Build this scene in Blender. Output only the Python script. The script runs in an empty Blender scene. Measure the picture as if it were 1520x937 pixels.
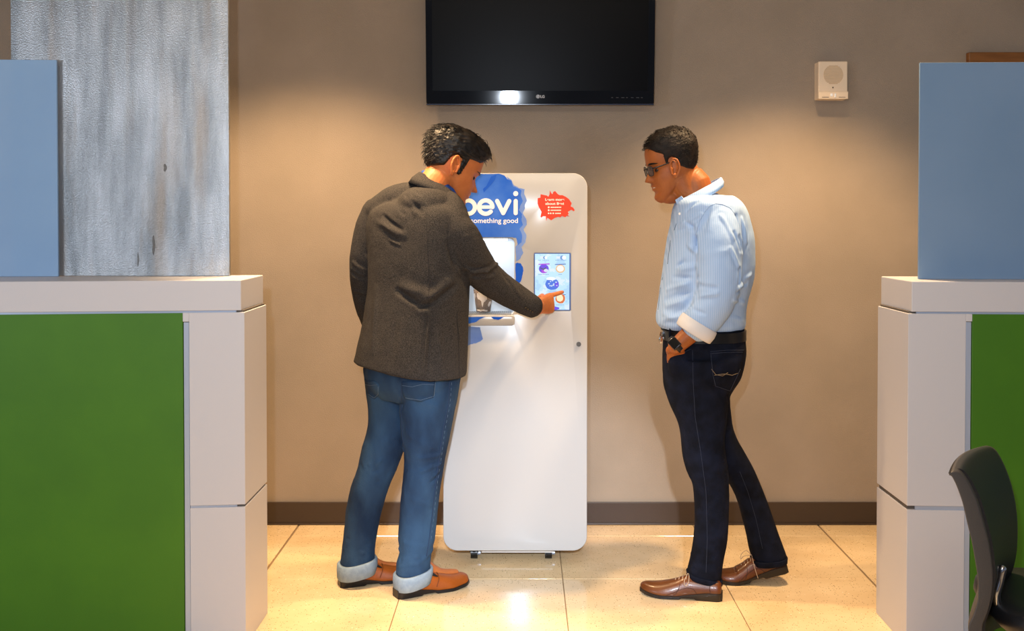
import bpy, bmesh, math, random
import numpy as np
from mathutils import Vector, Matrix, noise, geometry
from mathutils.bvhtree import BVHTree

random.seed(4)
scn = bpy.context.scene
C = scn.collection
PI = math.pi
R = math.radians

# ------------------------------------------------------------------ camera
F = 1600.0                    # focal length in pixels of the 1520 x 937 frame
CAM = Vector((0.0, 0.0, 1.41))
PITCH = R(1.1)                # looking slightly down
CX, CY = 776.0, 320.0 + F * math.tan(PITCH)      # principal point
cd = bpy.data.cameras.new('camera')
cam = bpy.data.objects.new('camera', cd)
C.objects.link(cam)
cam.location = CAM
cam.rotation_euler = (R(90) - PITCH, 0, 0)
cd.sensor_fit = 'HORIZONTAL'
cd.sensor_width = 36
cd.lens = F / 1520 * 36
cd.shift_x = (760 - CX) / 1520
cd.shift_y = -(468.5 - CY) / 1520
cd.clip_start = 0.05
scn.camera = cam

# ------------------------------------------------------------------ world, lights, exposure
scn.view_settings.view_transform = 'Standard'
scn.view_settings.look = 'None'
scn.view_settings.gamma = 1
scn.view_settings.use_curve_mapping = False
scn.view_settings.exposure = 0.24
w = bpy.data.worlds.new('world')
scn.world = w
w.use_nodes = True
bg = w.node_tree.nodes['Background']
bg.inputs[0].default_value = (0.66, 0.74, 0.95, 1)
bg.inputs[1].default_value = 0.20


def lamp(name, kind, loc, target, power, col, size=0.3, size_y=None, spot=None, blend=0.5):
    l = bpy.data.lights.new(name, kind)
    l.energy = power
    l.color = col
    if kind == 'AREA':
        l.shape = 'RECTANGLE' if size_y else 'DISK'
        l.size = size
        if size_y:
            l.size_y = size_y
    elif kind == 'SPOT':
        l.spot_size = R(spot)
        l.spot_blend = blend
        l.shadow_soft_size = size
    else:
        l.shadow_soft_size = size
    o = bpy.data.objects.new(name, l)
    C.objects.link(o)
    o.location = loc
    d = Vector(target) - Vector(loc)
    o.rotation_euler = d.to_track_quat('-Z', 'Y').to_euler()
    return o


WARM = (1.0, 0.67, 0.36)
MILD = (1.0, 0.84, 0.62)
COOL = (0.78, 0.87, 1.0)
# warm ceiling downlights that wash the wall on both sides of the dispenser
lamp('downlight', 'SPOT', (-0.95, 3.95, 2.72), (-0.95, 4.05, 0.0), 190, WARM, 0.06, spot=106, blend=0.5)
lamp('downlight', 'SPOT', (1.15, 3.95, 2.72), (1.15, 4.05, 0.0), 190, WARM, 0.06, spot=100, blend=0.5)
lamp('downlight', 'SPOT', (0.1, 3.3, 2.72), (0.1, 3.45, 0), 25, MILD, 0.08, spot=100, blend=0.7)
lamp('downlight', 'SPOT', (-0.62, 3.80, 2.72), (-0.55, 4.0, 0), 180, WARM, 0.05, spot=62, blend=0.8)  # extra spot, added to brighten the left man's shoulders
lamp('downlight', 'SPOT', (1.02, 3.9, 2.72), (0.95, 4.05, 0), 45, WARM, 0.05, spot=48, blend=0.8)  # extra spot, added to brighten the right man's shoulder and back
# ceiling panels of the office on the camera's side
lamp('ceiling_panel', 'AREA', (-0.55, 0.6, 2.72), (-0.5, 2.4, 0), 24, MILD, 1.2, 0.6)
lamp('ceiling_panel', 'AREA', (0.55, 0.6, 2.72), (0.5, 2.4, 0), 24, MILD, 1.2, 0.6)
# daylight from a window on the left, mirrored in the metal sheet
lamp('window_light', 'AREA', (-3.3, -0.2, 1.50), (-1.5, 3.7, 1.4), 27, (0.76, 0.86, 1.0), 0.9, 0.5)
# the camera's flash
lamp('camera_flash', 'AREA', (-0.12, -0.05, 1.62), (0, 4.5, 1.25), 36, COOL, 0.05)
# narrow spot added behind the camera to make the bright patch on the floor
lamp('added_rear_spot', 'SPOT', (0.09, -2.7, 2.70), (0.07, 4.3, 0.15), 1900, COOL, 0.07, spot=13, blend=0.8)

# ------------------------------------------------------------------ helpers
MX = cam.rotation_euler.to_matrix()


def at(px, py, Y):
    """the point of the room seen at a photo position, at depth Y"""
    d = MX @ Vector(((px - CX) / F, -(py - CY) / F, -1))
    return CAM + d * (Y / d.y)


def to_px(p):
    q = MX.transposed() @ (Vector(p) - CAM)
    return (CX + q.x / -q.z * F, CY - q.y / -q.z * F)


def onz(px, py, z=0.0):
    d = MX @ Vector(((px - CX) / F, -(py - CY) / F, -1))
    return CAM + d * ((z - CAM.z) / d.z)


def lin(h):
    if isinstance(h, str):
        h = h.lstrip('#')
        c = [int(h[i:i + 2], 16) / 255 for i in (0, 2, 4)]
    else:
        c = list(h)
    return [x / 12.92 if x <= 0.04045 else ((x + 0.055) / 1.055) ** 2.4 for x in c] + [1.0]


def mat(name, col, rough=0.5, metal=0.0, col2=None, nscale=8.0, stretch=None, bump=0.0, bscale=60.0, bstretch=None,
        emit=None, estr=1.0, coat=0.0, spec=0.5, sheen=0.0, ramp=(0.35, 0.65), detail=4, trans=0.0, alpha=1.0, ior=1.45, sss=0.0):
    m = bpy.data.materials.new(name)
    m.use_nodes = True
    nt = m.node_tree
    N, L = nt.nodes, nt.links
    b = N['Principled BSDF']
    b.inputs['Base Color'].default_value = lin(col)
    b.inputs['Roughness'].default_value = rough
    b.inputs['Metallic'].default_value = metal
    b.inputs['Specular IOR Level'].default_value = spec
    b.inputs['Coat Weight'].default_value = coat
    b.inputs['Coat Roughness'].default_value = 0.08
    b.inputs['Sheen Weight'].default_value = sheen
    b.inputs['Transmission Weight'].default_value = trans
    b.inputs['Alpha'].default_value = alpha
    b.inputs['IOR'].default_value = ior
    if sss:
        b.inputs['Subsurface Weight'].default_value = sss
        b.inputs['Subsurface Radius'].default_value = (0.012, 0.004, 0.002)
        b.inputs['Subsurface Scale'].default_value = 1.0
    tc = N.new('ShaderNodeTexCoord')

    def mp(sc):
        v = N.new('ShaderNodeMapping')
        v.inputs['Scale'].default_value = sc or (1, 1, 1)
        L.new(tc.outputs['Object'], v.inputs['Vector'])
        return v
    if col2 is not None:
        n = N.new('ShaderNodeTexNoise')
        n.inputs['Scale'].default_value = nscale
        n.inputs['Detail'].default_value = detail
        L.new(mp(stretch).outputs[0], n.inputs['Vector'])
        r = N.new('ShaderNodeValToRGB')
        r.color_ramp.elements[0].position = ramp[0]
        r.color_ramp.elements[1].position = ramp[1]
        r.color_ramp.elements[0].color = lin(col)
        r.color_ramp.elements[1].color = lin(col2)
        L.new(n.outputs['Fac'], r.inputs['Fac'])
        L.new(r.outputs['Color'], b.inputs['Base Color'])
    if bump:
        n = N.new('ShaderNodeTexNoise')
        n.inputs['Scale'].default_value = bscale
        n.inputs['Detail'].default_value = 3
        L.new(mp(bstretch).outputs[0], n.inputs['Vector'])
        bp = N.new('ShaderNodeBump')
        bp.inputs['Strength'].default_value = bump
        bp.inputs['Distance'].default_value = 0.01
        L.new(n.outputs['Fac'], bp.inputs['Height'])
        L.new(bp.outputs[0], b.inputs['Normal'])
    if emit:
        b.inputs['Emission Color'].default_value = lin(emit)
        b.inputs['Emission Strength'].default_value = estr
    return m


def link(o, parent=None):
    C.objects.link(o)
    if parent is not None:
        o.parent = parent
    return o


def mesh_obj(name, bm, m, parent=None, smooth=True, angle=None, recalc=True):
    """links a bmesh built in room coordinates as one object; its origin is moved to its own middle"""
    if recalc:
        bmesh.ops.recalc_face_normals(bm, faces=bm.faces)
    me = bpy.data.meshes.new(name)
    bm.to_mesh(me)
    bm.free()
    return put(name, me, m, parent, smooth, angle)


def put(name, me, m, parent=None, smooth=True, angle=None):
    me.name = name
    me.materials.clear()
    for x in (m if isinstance(m, (list, tuple)) else [m]):
        me.materials.append(x)
    if len(me.polygons):
        me.polygons.foreach_set('use_smooth', [smooth] * len(me.polygons))
    if angle is not None:
        me.set_sharp_from_angle(angle=R(angle))
    n = len(me.vertices)
    co = np.empty(n * 3, dtype=np.float32)
    me.vertices.foreach_get('co', co)
    co = co.reshape(-1, 3)
    c = (co.min(0) + co.max(0)) / 2
    c[2] = co[:, 2].min()
    co -= c
    me.vertices.foreach_set('co', co.ravel())
    me.update()
    o = bpy.data.objects.new(name, me)
    loc = Vector([float(v) for v in c])
    link(o, parent)
    if parent is not None:
        loc = world_of(parent).inverted() @ loc
    o.location = loc
    return o


def world_of(o):
    m = o.matrix_basis
    while o.parent is not None:
        o = o.parent
        m = o.matrix_basis @ m
    return m


def tag(o, label=None, cat=None, group=None, kind=None):
    if label:
        o['label'] = label
    if cat:
        o['category'] = cat
    if group:
        o['group'] = group
    if kind:
        o['kind'] = kind
    return o


def empty(name, loc):
    o = bpy.data.objects.new(name, None)
    o.empty_display_size = 0.1
    link(o)
    o.location = loc
    return o


def bx(bm, x0, x1, y0, y1, z0, z1, bev=0.0, seg=2):
    g = bmesh.ops.create_cube(bm, size=1)
    for v in g['verts']:
        v.co = Vector(((x0 + x1) / 2 + v.co.x * (x1 - x0), (y0 + y1) / 2 + v.co.y * (y1 - y0), (z0 + z1) / 2 + v.co.z * (z1 - z0)))
    if bev:
        es = list({e for v in g['verts'] for e in v.link_edges})
        bmesh.ops.bevel(bm, geom=es, offset=bev, segments=seg, affect='EDGES', profile=0.5)


def prism(bm, poly, z0, z1, bev=0.0):
    """vertical prism over a plan outline [(x, y)]"""
    a = [bm.verts.new((x, y, z0)) for x, y in poly]
    b = [bm.verts.new((x, y, z1)) for x, y in poly]
    fs = [bm.faces.new(a[::-1]), bm.faces.new(b)]
    n = len(a)
    for i in range(n):
        fs.append(bm.faces.new((a[i], a[(i + 1) % n], b[(i + 1) % n], b[i])))
    if bev:
        es = list({e for f in fs for e in f.edges})
        bmesh.ops.bevel(bm, geom=es, offset=bev, segments=2, affect='EDGES', profile=0.5)


def loft(bm, rings, caps=(1, 1), closed=True):
    vs = [[bm.verts.new(p) for p in r] for r in rings]
    n = len(vs[0])
    for a, b in zip(vs[:-1], vs[1:]):
        for i in range(n if closed else n - 1):
            bm.faces.new((a[i], a[(i + 1) % n], b[(i + 1) % n], b[i]))
    if caps[0]:
        bm.faces.new(vs[0][::-1])
    if caps[1]:
        bm.faces.new(vs[-1])
    return vs


def ring(c, a, b, n=2.0, N=32):
    c, a, b = Vector(c), Vector(a), Vector(b)
    out = []
    for i in range(N):
        t = 2 * PI * i / N
        ct, st = math.cos(t), math.sin(t)
        out.append(c + a * math.copysign(abs(ct) ** (2 / n), ct) + b * math.copysign(abs(st) ** (2 / n), st))
    return out


def spline(pts, n):
    """Catmull-Rom through points (tuples of any length), n steps a span"""
    P = [np.array(p, dtype=float) for p in pts]
    P = [2 * P[0] - P[1]] + P + [2 * P[-1] - P[-2]]
    out = []
    for i in range(1, len(P) - 2):
        for k in range(n):
            t = k / n
            out.append(0.5 * ((2 * P[i]) + (-P[i - 1] + P[i + 1]) * t + (2 * P[i - 1] - 5 * P[i] + 4 * P[i + 1] - P[i + 2]) * t * t
                              + (-P[i - 1] + 3 * P[i] - 3 * P[i + 1] + P[i + 2]) * t ** 3))
    out.append(P[-2])
    return out


def tube(bm, pts, rad, N=16, up=(0, 0, 1), flat=1.0, sub=4, n=2.0, caps=True, rounded=True):
    """swept tube; rad a number or one a point; flat scales the second axis"""
    if not hasattr(rad, '__len__'):
        rad = [rad] * len(pts)
    fl = flat if hasattr(flat, '__len__') else [flat] * len(pts)
    S = spline([tuple(p) + (r, f) for p, r, f in zip(pts, rad, fl)], sub) if len(pts) > 2 else [np.array(tuple(p) + (r, f)) for p, r, f in zip(pts, rad, fl)]
    P = [Vector(s[:3]) for s in S]
    rr = [max(1e-5, s[3]) for s in S]
    ff = [s[4] for s in S]
    rings = []
    prev = None
    for i, p in enumerate(P):
        d = (P[min(i + 1, len(P) - 1)] - P[max(i - 1, 0)]).normalized()
        if prev is None:
            u = Vector(up)
            u = (u - d * u.dot(d))
            if u.length < 1e-4:
                u = Vector((1, 0, 0)) - d * d.x
            u.normalize()
        else:
            u = (prev - d * prev.dot(d)).normalized()
        prev = u
        v = d.cross(u).normalized()
        rings.append((p, u, v, d, rr[i], ff[i]))
    R_ = []
    if rounded and caps:
        p, u, v, d, r, f = rings[0]
        for t in (80, 55, 28):
            R_.append(ring(p - d * r * math.sin(R(t)) * 0.9, u * r * math.cos(R(t)), v * r * f * math.cos(R(t)), n, N))
    for p, u, v, d, r, f in rings:
        R_.append(ring(p, u * r, v * r * f, n, N))
    if rounded and caps:
        p, u, v, d, r, f = rings[-1]
        for t in (28, 55, 80):
            R_.append(ring(p + d * r * math.sin(R(t)) * 0.9, u * r * math.cos(R(t)), v * r * f * math.cos(R(t)), n, N))
    loft(bm, R_, (caps, caps))


def ball(bm, c, r, sx=1, sy=1, sz=1, rot=None, seg=20):
    M = Matrix.Translation(c) @ (rot.to_4x4() if rot else Matrix.Identity(4)) @ Matrix.Diagonal((r * sx, r * sy, r * sz, 1))
    bmesh.ops.create_uvsphere(bm, u_segments=seg, v_segments=max(8, seg // 2), radius=1, matrix=M)


def cyl(bm, p0, p1, r0, r1=None, N=24):
    p0, p1 = Vector(p0), Vector(p1)
    d = (p1 - p0).normalized()
    u = d.orthogonal().normalized()
    v = d.cross(u)
    r1 = r0 if r1 is None else r1
    loft(bm, [ring(p0, u * r0, v * r0, 2, N), ring(p1, u * r1, v * r1, 2, N)])


def fused(bm, voxel=0.005, smooth=3, factor=0.5):
    """melts the overlapping closed shapes of a bmesh into one continuous surface"""
    bmesh.ops.recalc_face_normals(bm, faces=bm.faces)
    me = bpy.data.meshes.new('tmp')
    bm.to_mesh(me)
    bm.free()
    o = bpy.data.objects.new('tmp', me)
    C.objects.link(o)
    md = o.modifiers.new('r', 'REMESH')
    md.mode = 'VOXEL'
    md.voxel_size = voxel
    if smooth:
        ms = o.modifiers.new('s', 'SMOOTH')
        ms.factor = factor
        ms.iterations = smooth
    bpy.context.view_layer.update()
    dg = bpy.context.evaluated_depsgraph_get()
    out = bpy.data.meshes.new_from_object(o.evaluated_get(dg))
    bpy.data.objects.remove(o)
    bpy.data.meshes.remove(me)
    return out


def getco(me):
    co = np.empty(len(me.vertices) * 3, dtype=np.float32)
    me.vertices.foreach_get('co', co)
    return co.reshape(-1, 3).astype(np.float64)


def getno(me):
    no = np.empty(len(me.vertices) * 3, dtype=np.float32)
    me.vertex_normals.foreach_get('vector', no)
    return no.reshape(-1, 3).astype(np.float64)


def setco(me, co):
    me.vertices.foreach_set('co', co.astype(np.float32).ravel())
    me.update()


def vnoise(P, seed=0):
    """smooth value noise, vectorised"""
    P = P + seed * 17.31
    i = np.floor(P).astype(np.int64)
    f = P - i
    f = f * f * (3 - 2 * f)

    def h(a, b, c):
        n = (a * 73856093) ^ (b * 19349663) ^ (c * 83492791) ^ (seed * 1234567)
        n = (n ^ (n >> 13)) * 1274126177
        return ((n ^ (n >> 16)) & 0xffff) / 32767.5 - 1
    x, y, z = i[:, 0], i[:, 1], i[:, 2]
    r = 0
    for dx in (0, 1):
        for dy in (0, 1):
            for dz in (0, 1):
                r = r + h(x + dx, y + dy, z + dz) * (f[:, 0] if dx else 1 - f[:, 0]) * (f[:, 1] if dy else 1 - f[:, 1]) * (f[:, 2] if dz else 1 - f[:, 2])
    return r


def rumple(me, amp, scale, seed=1, mask=None):
    co, no = getco(me), getno(me)
    s = np.array(scale)
    d = vnoise(co * s, seed) + 0.5 * vnoise(co * s * 2.1, seed + 5)
    d = d * amp
    if mask is not None:
        d = d * mask(co)
    setco(me, co + no * d[:, None])


def bvh_of(me):
    co = getco(me)
    return BVHTree.FromPolygons([tuple(c) for c in co], [tuple(p.vertices) for p in me.polygons])


def cast(bvh, px, py):
    d = (MX @ Vector(((px - CX) / F, -(py - CY) / F, -1))).normalized()
    loc, nor, idx, dist = bvh.ray_cast(CAM, d)
    if loc is None:
        return None, None
    if nor.dot(d) > 0:
        nor = -nor
    return loc, nor


FOLD = 2.4


def folds(me, bvh, items):
    """presses or raises creases in cloth: (x0, y0, x1, y1, height, width)"""
    co, no = getco(me), getno(me)
    tot = np.zeros(len(co))
    for x0, y0, x1, y1, h, wd in items:
        a, _ = cast(bvh, x0, y0)
        b, _ = cast(bvh, x1, y1)
        if a is None or b is None:
            continue
        a, b = np.array(a), np.array(b)
        ab = b - a
        t = np.clip(((co - a) @ ab) / (ab @ ab), 0, 1)
        q = a + t[:, None] * ab
        d2 = ((co - q) ** 2).sum(1)
        bow = 0.35 + 0.65 * np.sin(PI * np.clip(t, 0.02, 0.98))
        tot += FOLD * h * bow * (np.exp(-d2 / (2 * wd * wd)) - 0.45 * np.exp(-d2 / (2 * (2.1 * wd) ** 2)))
    setco(me, co + no * tot[:, None])


def seam(name, bvh, pts, m, parent, r=0.0012, step=6, lift=0.0004, dash=None):
    """a thread or cord that follows the surface below it"""
    path = []
    for (x0, y0), (x1, y1) in zip(pts[:-1], pts[1:]):
        k = max(1, int(math.hypot(x1 - x0, y1 - y0) / step))
        for i in range(k):
            path.append((x0 + (x1 - x0) * i / k, y0 + (y1 - y0) * i / k))
    path.append(pts[-1])
    P = []
    for x, y in path:
        l, n = cast(bvh, x, y)
        if l is not None:
            P.append(l + n * lift)
    if len(P) < 2:
        return None
    bm = bmesh.new()
    if dash:
        for i in range(0, len(P) - 1, 2):
            tube(bm, P[i:i + 2], r, N=6, sub=1, rounded=False)
    else:
        run = [P[0]]
        for p in P[1:] + [None]:
            if p is None or (p - run[-1]).length > 0.06:
                if len(run) > 1:
                    tube(bm, run, r, N=6, sub=1, rounded=False)
                run = [p]
            else:
                run.append(p)
    if not bm.verts:
        bm.free()
        return None
    return mesh_obj(name, bm, m, parent)


def patch(name, bvh, poly, m, parent, thick=0.002, lift=0.0, step=3.0):
    """a piece of cloth sewn onto the surface below it; poly = photo outline"""
    xs = [p[0] for p in poly]
    ys = [p[1] for p in poly]
    nx = max(2, int((max(xs) - min(xs)) / step))
    ny = max(2, int((max(ys) - min(ys)) / step))
    # rows between left and right side of the outline
    def span(y):
        hit = []
        for (x0, y0), (x1, y1) in zip(poly, poly[1:] + poly[:1]):
            if (y0 <= y < y1) or (y1 <= y < y0):
                hit.append(x0 + (x1 - x0) * (y - y0) / (y1 - y0))
        return (min(hit), max(hit)) if len(hit) >= 2 else None
    rows = []
    y0, y1 = min(ys), max(ys)
    for j in range(ny + 1):
        y = y0 + (y1 - y0) * (0.01 + 0.98 * j / ny)
        s = span(y)
        if s:
            rows.append([cast(bvh, s[0] + (s[1] - s[0]) * i / nx, y) for i in range(nx + 1)])
    bm = bmesh.new()
    top = [[None if l is None else bm.verts.new(l + n * (lift + thick)) for l, n in r] for r in rows]
    bot = [[None if l is None else bm.verts.new(l + n * (lift - 0.002)) for l, n in r] for r in rows]
    for j in range(len(rows) - 1):
        for i in range(nx):
            q = [top[j][i], top[j][i + 1], top[j + 1][i + 1], top[j + 1][i]]
            p = [bot[j][i], bot[j][i + 1], bot[j + 1][i + 1], bot[j + 1][i]]
            if all(q):
                if max((a.co - b.co).length for a in q for b in q) < 0.05:
                    bm.faces.new(q)
                    bm.faces.new(p[::-1])
    be = [e for e in bm.edges if len(e.link_faces) == 1]
    look = {}
    for tr, br in zip(top, bot):
        for a, b in zip(tr, br):
            if a:
                look[a] = b
    for e in be:
        a, b = e.verts
        if a in look and b in look:
            try:
                bm.faces.new((a, b, look[b], look[a]))
            except ValueError:
                pass
    return mesh_obj(name, bm, m, parent)


def slab_from(bm, outlines, Y0, Y1, to=None):
    """flat plate with holes: outlines = lists of (x, z), first the outer one; in the plane y = Y0 .. Y1"""
    loops = [[bm.verts.new((x, Y0, z)) for x, z in o] for o in outlines]
    es = []
    for l in loops:
        for i in range(len(l)):
            es.append(bm.edges.new((l[i], l[(i + 1) % len(l)])))
    g = bmesh.ops.triangle_fill(bm, use_beauty=True, use_dissolve=False, edges=es)
    fs = [f for f in g['geom'] if isinstance(f, bmesh.types.BMFace)]
    ex = bmesh.ops.extrude_face_region(bm, geom=fs)
    for v in [v for v in ex['geom'] if isinstance(v, bmesh.types.BMVert)]:
        v.co.y += Y1 - Y0


def rrect(x0, x1, z0, z1, r, n=8):
    out = []
    for cx, cz, a0 in ((x1 - r, z1 - r, 0), (x0 + r, z1 - r, 90), (x0 + r, z0 + r, 180), (x1 - r, z0 + r, 270)):
        for i in range(n + 1):
            a = R(a0 + 90 * i / n)
            out.append((cx + r * math.cos(a), cz + r * math.sin(a)))
    return out


def rough_outline(pts, amp=0.7, n=4, seed=3):
    rnd = random.Random(seed)
    out = []
    for (x0, y0), (x1, y1) in zip(pts, pts[1:] + pts[:1]):
        for k in range(n):
            t = k / n
            out.append((x0 + (x1 - x0) * t + (rnd.uniform(-amp, amp) if k else 0), y0 + (y1 - y0) * t + (rnd.uniform(-amp, amp) if k else 0)))
    return out


def face_poly(name, px_poly, Y, m, parent, th=0.0006):
    """printed film on an upright face at depth Y"""
    bm = bmesh.new()
    pts = []
    for p in px_poly:
        q = at(p[0], p[1], Y)
        pts.append((q.x, q.z))
    slab_from(bm, [pts], Y - th, Y)
    return mesh_obj(name, bm, m, parent, smooth=False)


def lettering(name, text, px, py, height_px, Y, m, parent, spacing=1.0, bold=0.0, width_px=None):
    """text in the upright plane at depth Y; px, py = left end of the baseline"""
    cu = bpy.data.curves.new('t', 'FONT')
    cu.body = text
    cu.size = height_px * Y / F / 0.70
    cu.extrude = 0.0003
    cu.offset = bold
    cu.space_character = spacing
    o = bpy.data.objects.new('t', cu)
    C.objects.link(o)
    bpy.context.view_layer.update()
    me = bpy.data.meshes.new_from_object(o.evaluated_get(bpy.context.evaluated_depsgraph_get()))
    bpy.data.objects.remove(o)
    co = getco(me)
    if width_px:
        co[:, 0] *= (width_px * Y / F) / (co[:, 0].max() - co[:, 0].min())
    p = at(px, py, Y)
    new = np.stack([co[:, 0] + p.x, Y + co[:, 2] * -1, co[:, 1] + p.z], 1)
    setco(me, new)
    return put(name, me, m, parent, smooth=False)


SK = [0]


def stroke(bm, pts, wd, Y, th=0.0004):
    """flat round-ended pen stroke on an upright face"""
    P = [at(x, y, Y) for x, y in pts]
    r = wd * Y / F / 2
    for a, b in zip(P[:-1], P[1:]):
        d = (b - a)
        if d.length < 1e-6:
            continue
        d.normalize()
        SK[0] += 1
        t0 = th + 0.000012 * SK[0]
        ang = math.atan2(d.z, d.x)
        out = []
        for k in range(9):
            t = ang - PI / 2 + PI * k / 8
            out.append((b.x + r * math.cos(t), b.z + r * math.sin(t)))
        for k in range(9):
            t = ang + PI / 2 + PI * k / 8
            out.append((a.x + r * math.cos(t), a.z + r * math.sin(t)))
        lo = [bm.verts.new((x, Y, z)) for x, z in out]
        hi = [bm.verts.new((x, Y - t0, z)) for x, z in out]
        bm.faces.new(hi)
        for i in range(len(lo)):
            j = (i + 1) % len(lo)
            bm.faces.new((lo[i], lo[j], hi[j], hi[i]))

# ------------------------------------------------------------------ the room
WY = 4.90                                    # back wall

m_wall = mat('painted_wall', '#9f9080', 0.75, col2='#978979', nscale=3, bump=0.25, bscale=260)
m_base = mat('rubber_baseboard', '#40332a', 0.35, bump=0.05, bscale=30)
m_grout = mat('grout', '#8a7356', 0.8)


def tile_material():
    m = mat('terrazzo', '#e3cba6', 0.085, spec=0.5)
    nt = m.node_tree
    N, L = nt.nodes, nt.links
    b = N['Principled BSDF']
    g = N.new('ShaderNodeNewGeometry')
    base = N.new('ShaderNodeValToRGB')
    n1 = N.new('ShaderNodeTexNoise')
    n1.inputs['Scale'].default_value = 5
    n1.inputs['Detail'].default_value = 6
    L.new(g.outputs['Position'], n1.inputs['Vector'])
    base.color_ramp.elements[0].color = lin('#dcc096')
    base.color_ramp.elements[1].color = lin('#e8cfa6')
    base.color_ramp.elements[0].position = 0.35
    base.color_ramp.elements[1].position = 0.65
    L.new(n1.outputs['Fac'], base.inputs['Fac'])
    last = base.outputs['Color']
    for sc, thr, col, sel in ((75, 0.17, '#8c7350', 0.55), (130, 0.2, '#6b5638', 0.72), (60, 0.13, '#fff4dc', 0.8)):
        v = N.new('ShaderNodeTexVoronoi')
        v.inputs['Scale'].default_value = sc
        L.new(g.outputs['Position'], v.inputs['Vector'])
        lt = N.new('ShaderNodeMath')
        lt.operation = 'LESS_THAN'
        lt.inputs[1].default_value = thr
        L.new(v.outputs['Distance'], lt.inputs[0])
        sx = N.new('ShaderNodeSeparateColor')
        L.new(v.outputs['Color'], sx.inputs[0])
        gt = N.new('ShaderNodeMath')
        gt.operation = 'GREATER_THAN'
        gt.inputs[1].default_value = sel
        L.new(sx.outputs[0], gt.inputs[0])
        mu = N.new('ShaderNodeMath')
        mu.operation = 'MULTIPLY'
        L.new(lt.outputs[0], mu.inputs[0])
        L.new(gt.outputs[0], mu.inputs[1])
        mx = N.new('ShaderNodeMixRGB')
        L.new(mu.outputs[0], mx.inputs['Fac'])
        L.new(last, mx.inputs['Color1'])
        mx.inputs['Color2'].default_value = lin(col)
        last = mx.outputs['Color']
    L.new(last, b.inputs['Base Color'])
    nb = N.new('ShaderNodeTexNoise')
    nb.inputs['Scale'].default_value = 9
    nb.inputs['Detail'].default_value = 2
    L.new(g.outputs['Position'], nb.inputs['Vector'])
    bp = N.new('ShaderNodeBump')
    bp.inputs['Strength'].default_value = 0.05
    bp.inputs['Distance'].default_value = 0.01
    L.new(nb.outputs['Fac'], bp.inputs['Height'])
    L.new(bp.outputs[0], b.inputs['Normal'])
    return m


m_tile = tile_material()

bm = bmesh.new()
bx(bm, -5, 5, -3, WY + 0.1, -0.1, -0.004)
floor = tag(mesh_obj('floor', bm, m_grout, smooth=False), kind='structure', label='beige speckled tile floor')
XL = [-4.68, -4.07, -3.46, -2.85, -2.24, -1.63, -1.02, -0.455, 0.155, 0.775, 1.345, 1.955, 2.565, 3.175, 3.785, 4.395]
YL = [0.505, 1.115, 1.725, 2.335, 2.94, 3.545, 4.155, 4.715, WY]
for j in range(len(YL) - 1):
    for i in range(len(XL) - 1):
        x0, x1, y0, y1 = XL[i], XL[i + 1], YL[j], YL[j + 1]
        wl = 0.0045 if i in (6, 10) else 0.0015
        wr = 0.0045 if i + 1 in (6, 10) else 0.0015
        bm = bmesh.new()
        bx(bm, x0 + wl, x1 - wr, y0 + 0.0010, y1 - 0.0010, -0.0041, 0.0, 0.0012, 1)
        mesh_obj('tile', bm, m_tile, floor, smooth=False)

bm = bmesh.new()
bx(bm, -5, 5, WY, WY + 0.1, -0.1, 2.85)
tag(mesh_obj('wall_back', bm, m_wall, smooth=False), kind='structure', label='tan painted back wall')
m_ceil = mat('ceiling_paint', '#cfcac2', 0.9)
bm = bmesh.new()
bx(bm, -5, 5, -3, WY + 0.1, 2.75, 2.85)
tag(mesh_obj('ceiling', bm, m_ceil, smooth=False), kind='structure', label='pale ceiling')
zb = at(1000, 745, WY).z
bm = bmesh.new()
bx(bm, -5, 5, WY - 0.012, WY, 0.0, zb, 0.003)
bx(bm, -5, 5, WY - 0.020, WY, 0.0, 0.008, 0.003)
tag(mesh_obj('baseboard_back', bm, m_base, smooth=False), kind='structure', label='dark brown rubber baseboard')

# ------------------------------------------------------------------ the two counters
m_white = mat('white_laminate', '#c6c4c8', 0.45, bump=0.04, bscale=400)
m_green = mat('green_panel', '#41740c', 0.5, col2='#3b6d0b', nscale=4, bump=0.03, bscale=300)
m_trim = mat('aluminium_trim', '#b9c4d8', 0.3, metal=0.4)
m_dark = mat('dark_reveal', '#57504a', 0.7)
YF, YB = 3.50, 3.80


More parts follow.
